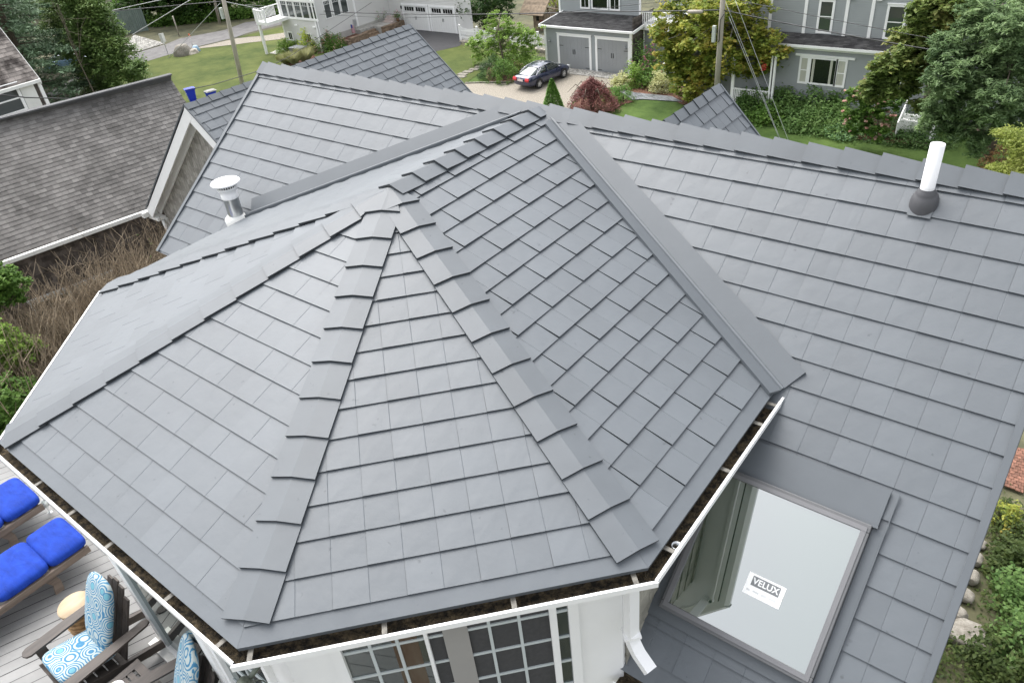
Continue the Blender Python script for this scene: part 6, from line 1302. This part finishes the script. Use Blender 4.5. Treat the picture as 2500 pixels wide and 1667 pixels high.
g = MB(); g.face([(-6.6, -9.5, DZ - .03), (3.0, -9.5, DZ - .03), (3.0, -2, DZ - .03), (-3.2, -2, DZ - .03), (-3.2, -2.93, DZ - .03), (-6.6, -2.93, DZ - .03)]); g.box((-6.6, -2.93, DZ - .25), (-3.2, -2.90, DZ + .0)); tag(g.build('deck_frame', under), kind='structure')
def pillow(name, c, U, V, W, m, parent, e=.28, seg=22, dent=0.0, wrinkle=.0):
    "soft superellipsoid with half extents U,V,W"
    c, U, V, W = [np.asarray(t, float) for t in (c, U, V, W)]; sg = lambda x, p: math.copysign(abs(x) ** p, x); mb = MB(); n = seg; m2 = seg * 2; rnd = random.Random(3)
    for i in range(n + 1):
        th_ = -math.pi / 2 + math.pi * i / n
        for j in range(m2):
            ph2 = 2 * math.pi * j / m2; a = sg(math.cos(th_), e * 1.6) * sg(math.cos(ph2), e); b = sg(math.cos(th_), e * 1.6) * sg(math.sin(ph2), e); h = sg(math.sin(th_), .75)
            wr = wrinkle * (math.sin(a * 19 + b * 3) * .5 + math.sin(a * 41 + b * 7) * .3) * (1 - abs(a)) ** .3
            mb.v.append(tuple(c + U * a + V * b + W * (h * (1 - dent * (1 - min(1, a * a + b * b))) + wr)))
    for i in range(n):
        for j in range(m2): a = i * m2 + j; b = i * m2 + (j + 1) % m2; mb.f.append((a, b, b + m2, a + m2)); mb.sm.append(True)
    return mb.build(name, m, parent)
def lounger(x0, x1, yh, label):
    o = empty('sun_lounger', ((x0 + x1) / 2, yh - 1, DZ), label, 'sun lounger', 'wooden sun loungers with blue cushions on the deck'); zc = DZ + .30
    for x in (x0 + .00, x1 - .04): g = MB(); g.box((x, yh - 2.0, zc - .06), (x + .045, yh - .02, zc + .03)); g.build('side_rail', teak_grey, o, bevel=.008)
    for k in range(12): g = MB(); g.box((x0 + .05, yh - .14 - k * .16, zc - .01), (x1 - .05, yh - .05 - k * .16, zc + .012)); g.build('slat', teak_grey, o)
    for x in (x0 + .0, x1 - .045):
        for y in (yh - .50, yh - 1.7): g = MB(); g.prism([(-.05, 0), (.05, 0), (.07, .15), (.04, .26), (-.08, .26), (-.02, .14)], (x + .0, y, DZ), Y_, Z_, X_ * .04); g.build('leg', teak_grey, o)
    cx = (x0 + x1) / 2; hw = (x1 - x0) / 2 - .005
    for k, (ya, yb) in enumerate(((yh - .44, yh + .0), (yh - 1.02, yh - .44), (yh - 1.9, yh - 1.02))): pillow('cushion', (cx, (ya + yb) / 2, zc + .085), (hw, 0, 0), (0, (yb - ya) / 2 + .008, 0), (0, 0, .082), bluefab, o, e=.30, wrinkle=.09)
    return o
lounger(-3.86, -3.16, -3.02, 'weathered wood lounger with royal blue cushions, nearer the patterned armchair')
lounger(-5.10, -4.36, -3.02, 'weathered wood lounger with royal blue cushions, at the left frame edge')
# medallion fabric
fm, nt, b, out = newmat('medallion_print_fabric'); N = nt.nodes.new; Lk = nt.links.new
tc = N('ShaderNodeTexCoord'); vo = N('ShaderNodeTexVoronoi'); vo.inputs['Scale'].default_value = 6.0; vo.inputs['Randomness'].default_value = .75; no = N('ShaderNodeTexNoise'); no.inputs['Scale'].default_value = 45
Lk(tc.outputs['Object'], vo.inputs['Vector']); Lk(tc.outputs['Object'], no.inputs['Vector'])
ma = N('ShaderNodeMath'); ma.operation = 'MULTIPLY'; ma.inputs[1].default_value = 46; Lk(vo.outputs['Distance'], ma.inputs[0]); si = N('ShaderNodeMath'); si.operation = 'SINE'; 
ad = N('ShaderNodeMath'); ad.operation = 'MULTIPLY_ADD'; ad.inputs[1].default_value = 1.5; Lk(no.outputs['Fac'], ad.inputs[0]); Lk(ma.outputs[0], ad.inputs[2]); Lk(ad.outputs[0], si.inputs[0])
cr = N('ShaderNodeValToRGB'); e = cr.color_ramp.elements; e[0].position = .30; e[0].color = (.045, .18, .32, 1); e[1].position = .62; e[1].color = (.42, .47, .46, 1); x = e.new(.42); x.color = (.12, .30, .38, 1)
mr = N('ShaderNodeMapRange'); mr.inputs['From Min'].default_value = -1; Lk(si.outputs[0], mr.inputs[0]); Lk(mr.outputs[0], cr.inputs[0])
cr2 = N('ShaderNodeValToRGB'); e = cr2.color_ramp.elements; e[0].position = .17; e[0].color = (1, 1, 1, 1); e[1].position = .21; e[1].color = (0, 0, 0, 1); Lk(vo.outputs['Distance'], cr2.inputs[0])
mx = N('ShaderNodeMix'); mx.data_type = 'RGBA'; Lk(cr2.outputs[0], mx.inputs[0]); Lk(cr.outputs[0], mx.inputs[6]); mx.inputs[7].default_value = (.13, .34, .42, 1); Lk(mx.outputs[2], b.inputs['Base Color']); b.inputs['Roughness'].default_value = .85
medal = fm
def armchair(cx, cyy, rz, label):
    o = empty('adirondack_chair', (cx, cyy, DZ), label, 'garden chair', 'dark wooden armchairs with blue medallion cushions'); k = []
    def P(x, y, z): return (cx + x, cyy + y, DZ + z)
    for s in (-1, 1):
        g = MB(); xa = s * .35
        g.prism([(xa - .065, -.50), (xa - .045, -.54), (xa, -.56), (xa + .045, -.54), (xa + .065, -.50), (xa + .06, -.1), (xa + .045, .36), (xa + .02, .40), (xa - .02, .40), (xa - .045, .36), (xa - .06, -.1)], P(0, 0, .56), X_, Y_, Z_ * .024); k.append(g.build('arm', teak, o, bevel=.006))
        g = MB(); g.obox(P(xa - .045 * 1, -.46, 0), (.09, 0, 0), (0, .10, 0), (0, 0, .56)); k.append(g.build('front_leg', teak, o))
        g = MB(); g.obox(P(s * .28 - .02, -.50, .30), (.04, 0, 0), (0, 1.0, -.28), (0, 0, .10)); k.append(g.build('side_rail', teak, o))
    for j in range(6): g = MB(); g.obox(P(-.28, -.50 + j * .10, .38 - j * .028), (.56, 0, 0), (0, .085, -.024), (0, 0, .02)); k.append(g.build('seat_slat', teak, o))
    for j in range(5): g = MB(); x = -.25 + j * .105; hh_ = .74 - .05 * (j - 2) ** 2 / 2; g.obox(P(x, .06, .24), (.09, 0, 0), (0, .34 * hh_ / .74, hh_), (0, .02, -.01)); k.append(g.build('back_slat', teak, o))
    U, V = np.array([.26, 0, 0]), np.array([0, .27, -.07]); k.append(pillow('seat_cushion', P(0, -.20, .45), U, V, (0, .015, .065), medal, o, e=.35))
    U, V = np.array([.24, 0, 0]), np.array([0, .17, .36]); k.append(pillow('back_cushion', P(0, .14, .76), U, V, (0, -.06, .03), medal, o, e=.55))
    if rz:
        Mr = Matrix.Rotation(rz, 4, 'Z')
        for q in k: q.data.transform(Mr)
    return o
armchair(-1.70, -3.62, .0, 'dark wooden garden armchair with pale blue medallion cushions, beside the drum stool')
armchair(-.36, -3.50, -.35, 'dark wooden garden armchair, its medallion back cushion just under the gutter corner')
# drum stool
so_ = empty('drum_stool', (-2.33, -3.56, DZ), 'round carved wooden drum stool with pale stump top behind the armchair', 'stool'); c = (-2.33, -3.56, DZ)
g = MB(); prof = [(.145, 0)]
for k in range(7): z = .02 + k * .058; prof += [(.135 + .02 * math.sin(k / 6 * math.pi), z), (.150 + .025 * math.sin(k / 6 * math.pi), z + .015), (.150 + .025 * math.sin(k / 6 * math.pi), z + .04), (.132 + .02 * math.sin(k / 6 * math.pi), z + .05)]
g.lathe(prof, c, 28, False); g.build('carved_barrel', mat('honey_wood', (.26, .13, .045), .6, 0, .4, 14, col2=(.40, .24, .10), bump=.4, stretch=(1, 1, 3)), so_)
g = MB(); g.lathe([(.15, .42), (.168, .43), (.172, .46), (.165, .475), (.0005, .478)], c, 28); g.build('stump_top', mat('pale_stump_wood', (.28, .19, .10), .55, 0, .25, 5, col2=(.42, .33, .22), stretch=(1, .25, 1)), so_)
# slatted side table
to2_ = empty('side_table', (-.86, -3.82, DZ), 'dark slatted wooden side table between the two patterned armchairs', 'side table'); zt = DZ + .46
for a, b_ in (((-1.15, -4.2), (-1.07, -3.5)), ((-.66, -4.2), (-.58, -3.5))): g = MB(); g.box((a[0], a[1], zt - .03), (b_[0], b_[1], zt)); g.build('top_rail', teak, to2_)
g = MB(); g.box((-1.07, -3.58, zt - .03), (-.66, -3.5, zt - .001)); g.build('top_rail', teak, to2_)
for k in range(8): g = MB(); y = -3.66 - k * .068; g.box((-1.07, y, zt - .025), (-.66, y + .052, zt - .004)); g.build('top_slat', teak, to2_)
for x in (-1.13, -.66):
    for y in (-3.57, -4.18): g = MB(); g.box((x, y, DZ), (x + .06, y + .06, zt - .03)); g.build('leg', teak, to2_)
g = MB(); g.lathe([(.001, .0), (.05, .0), (.075, .035), (.085, .06), (.078, .06), (.06, .03), (.001, .012)], (-.98, -3.80, zt), 24); tag(g.build('bowl', white), 'small white bowl standing on the dark slatted side table', 'bowl')
g = MB(); c = (-4.58, -2.99, DZ); g.lathe([(.035, 0), (.03, .004), (.004, .01), (.004, .08), (.03, .11), (.042, .15), (.035, .20), (.033, .20), (.040, .15), (.026, .115), (.001, .09)], c, 20); tag(g.build('wine_glass', glassmat('clear_stemware', (.5, .52, .52), .3)), 'clear stemmed wine glass on the deck boards between the loungers', 'glass')
# ================================================================ GARDEN STRIP RIGHT OF THE ROOF
GR = GZ + 2.2
def f5b(x, y): return (2000 + x / 2.35, 1000 + y / 2.35)
names = ['topmost small pale stone of the row beside the roof edge', 'second stone from the top of the row, tan and blocky', 'third stone from the top of the row, whitish and squared', 'fourth stone from the top of the row, tan with rounded corners', 'fifth stone from the top of the row, pale and rounded', 'large speckled granite slab at the lower end of the stone row']
for k, (q, r_, sx, h) in enumerate((((922, 770), .15, 1.0, .13), ((897, 862), .17, 1.0, .16), ((866, 962), .18, 1.2, .18), ((832, 1066), .18, 1.2, .18), ((792, 1172), .18, 1.3, .16), ((850, 1300), .38, 1.5, .22))): rock('edging_stone', G(f5b(*q), GR + .10), r_, h, pinkgran, names[k], 'stone', 'row of edging stones right of the roof', sx=sx)
mb = MB(); Q = [G(f5b(*q), GR + .02) for q in ((1085, 215), (1190, 225), (1170, 480), (1030, 425))]
def bl(a, b): return (Q[0] * (1 - a) + Q[1] * a) * (1 - b) + (Q[3] * (1 - a) + Q[2] * a) * b
for j in range(15):
    for i in range(5):
        o_ = .5 if j % 2 else 0; a0, a1 = max(0, (i - o_) / 4.5), min(1, (i + 1 - o_) / 4.5)
        c4 = [bl(a0, j / 15), bl(a1, j / 15), bl(a1, (j + 1) / 15), bl(a0, (j + 1) / 15)]; ce = sum(c4) / 4; c4 = [ce + (p - ce) * .90 + Z_ * (.02 + .006 * ((i * 7 + j * 3) % 3)) for p in c4]; mb.face(c4)
        for q in range(4): mb.face([c4[q], c4[q] - Z_ * .03, c4[(q + 1) % 4] - Z_ * .03, c4[(q + 1) % 4]])
tag(mb.build('brick_path', brickm), kind='structure')
L_gc = leafmat('ground_cover_leaves', [(.035, .06, .016), (.07, .105, .026), (.13, .16, .045)], scale=1.5)
n = 30000; nh = 420; hx = RNG.uniform(5.0, 8.5, nh); hy = RNG.uniform(3.5, 15, nh); hr = RNG.uniform(.12, .42, nh); k = RNG.integers(0, nh, n)
P = np.stack([hx[k] + RNG.normal(size=n) * hr[k] * .6, hy[k] + RNG.normal(size=n) * hr[k] * .6, GR + np.abs(RNG.normal(size=n)) * hr[k] * .7], 1)
sp = np.array([G(f5b(*q), GR)[:2] for q in ((922, 770), (897, 862), (866, 962), (832, 1066), (792, 1172), (850, 1300), (870, 1310))]); far = (np.linalg.norm(P[:, None, :2] - sp[None], axis=2) > np.array([.3, .3, .3, .3, .3, .45, .45])).all(1)
keep = far & ~((P[:, 0] < 6.3) & (P[:, 1] > 12.3)); tag(leaves('ground_cover', P[keep], .10, L_gc, None, .5), 'mixed low green weeds and ground cover right of the roof edge', 'ground cover', kind='stuff')
for q, r_, h, lab in (((1130, 900), .5, .7, 'leafy green shrub at the right edge beside the third edging stone'), ((1140, 1120), .6, .9, 'leafy green shrub at the right edge level with the fifth edging stone'), ((1020, 1450), .6, .6, 'low green bush below the large granite slab'), ((1150, 1400), .6, .9, 'green bush at the bottom right corner')):
    shrub('garden_shrub', lab, G(f5b(*q), GR), r_, h, 1500, .11, [L_gc, L_shrub][h > .7], 'small shrubs right of the roof')
for q, s in (((1040, 650), 'rusty tipped'),): shrub('perennial', 'taller rusty tipped wild plant above the edging stones', G(f5b(1040, 650), GR), .4, .6, 700, .09, L_maple)
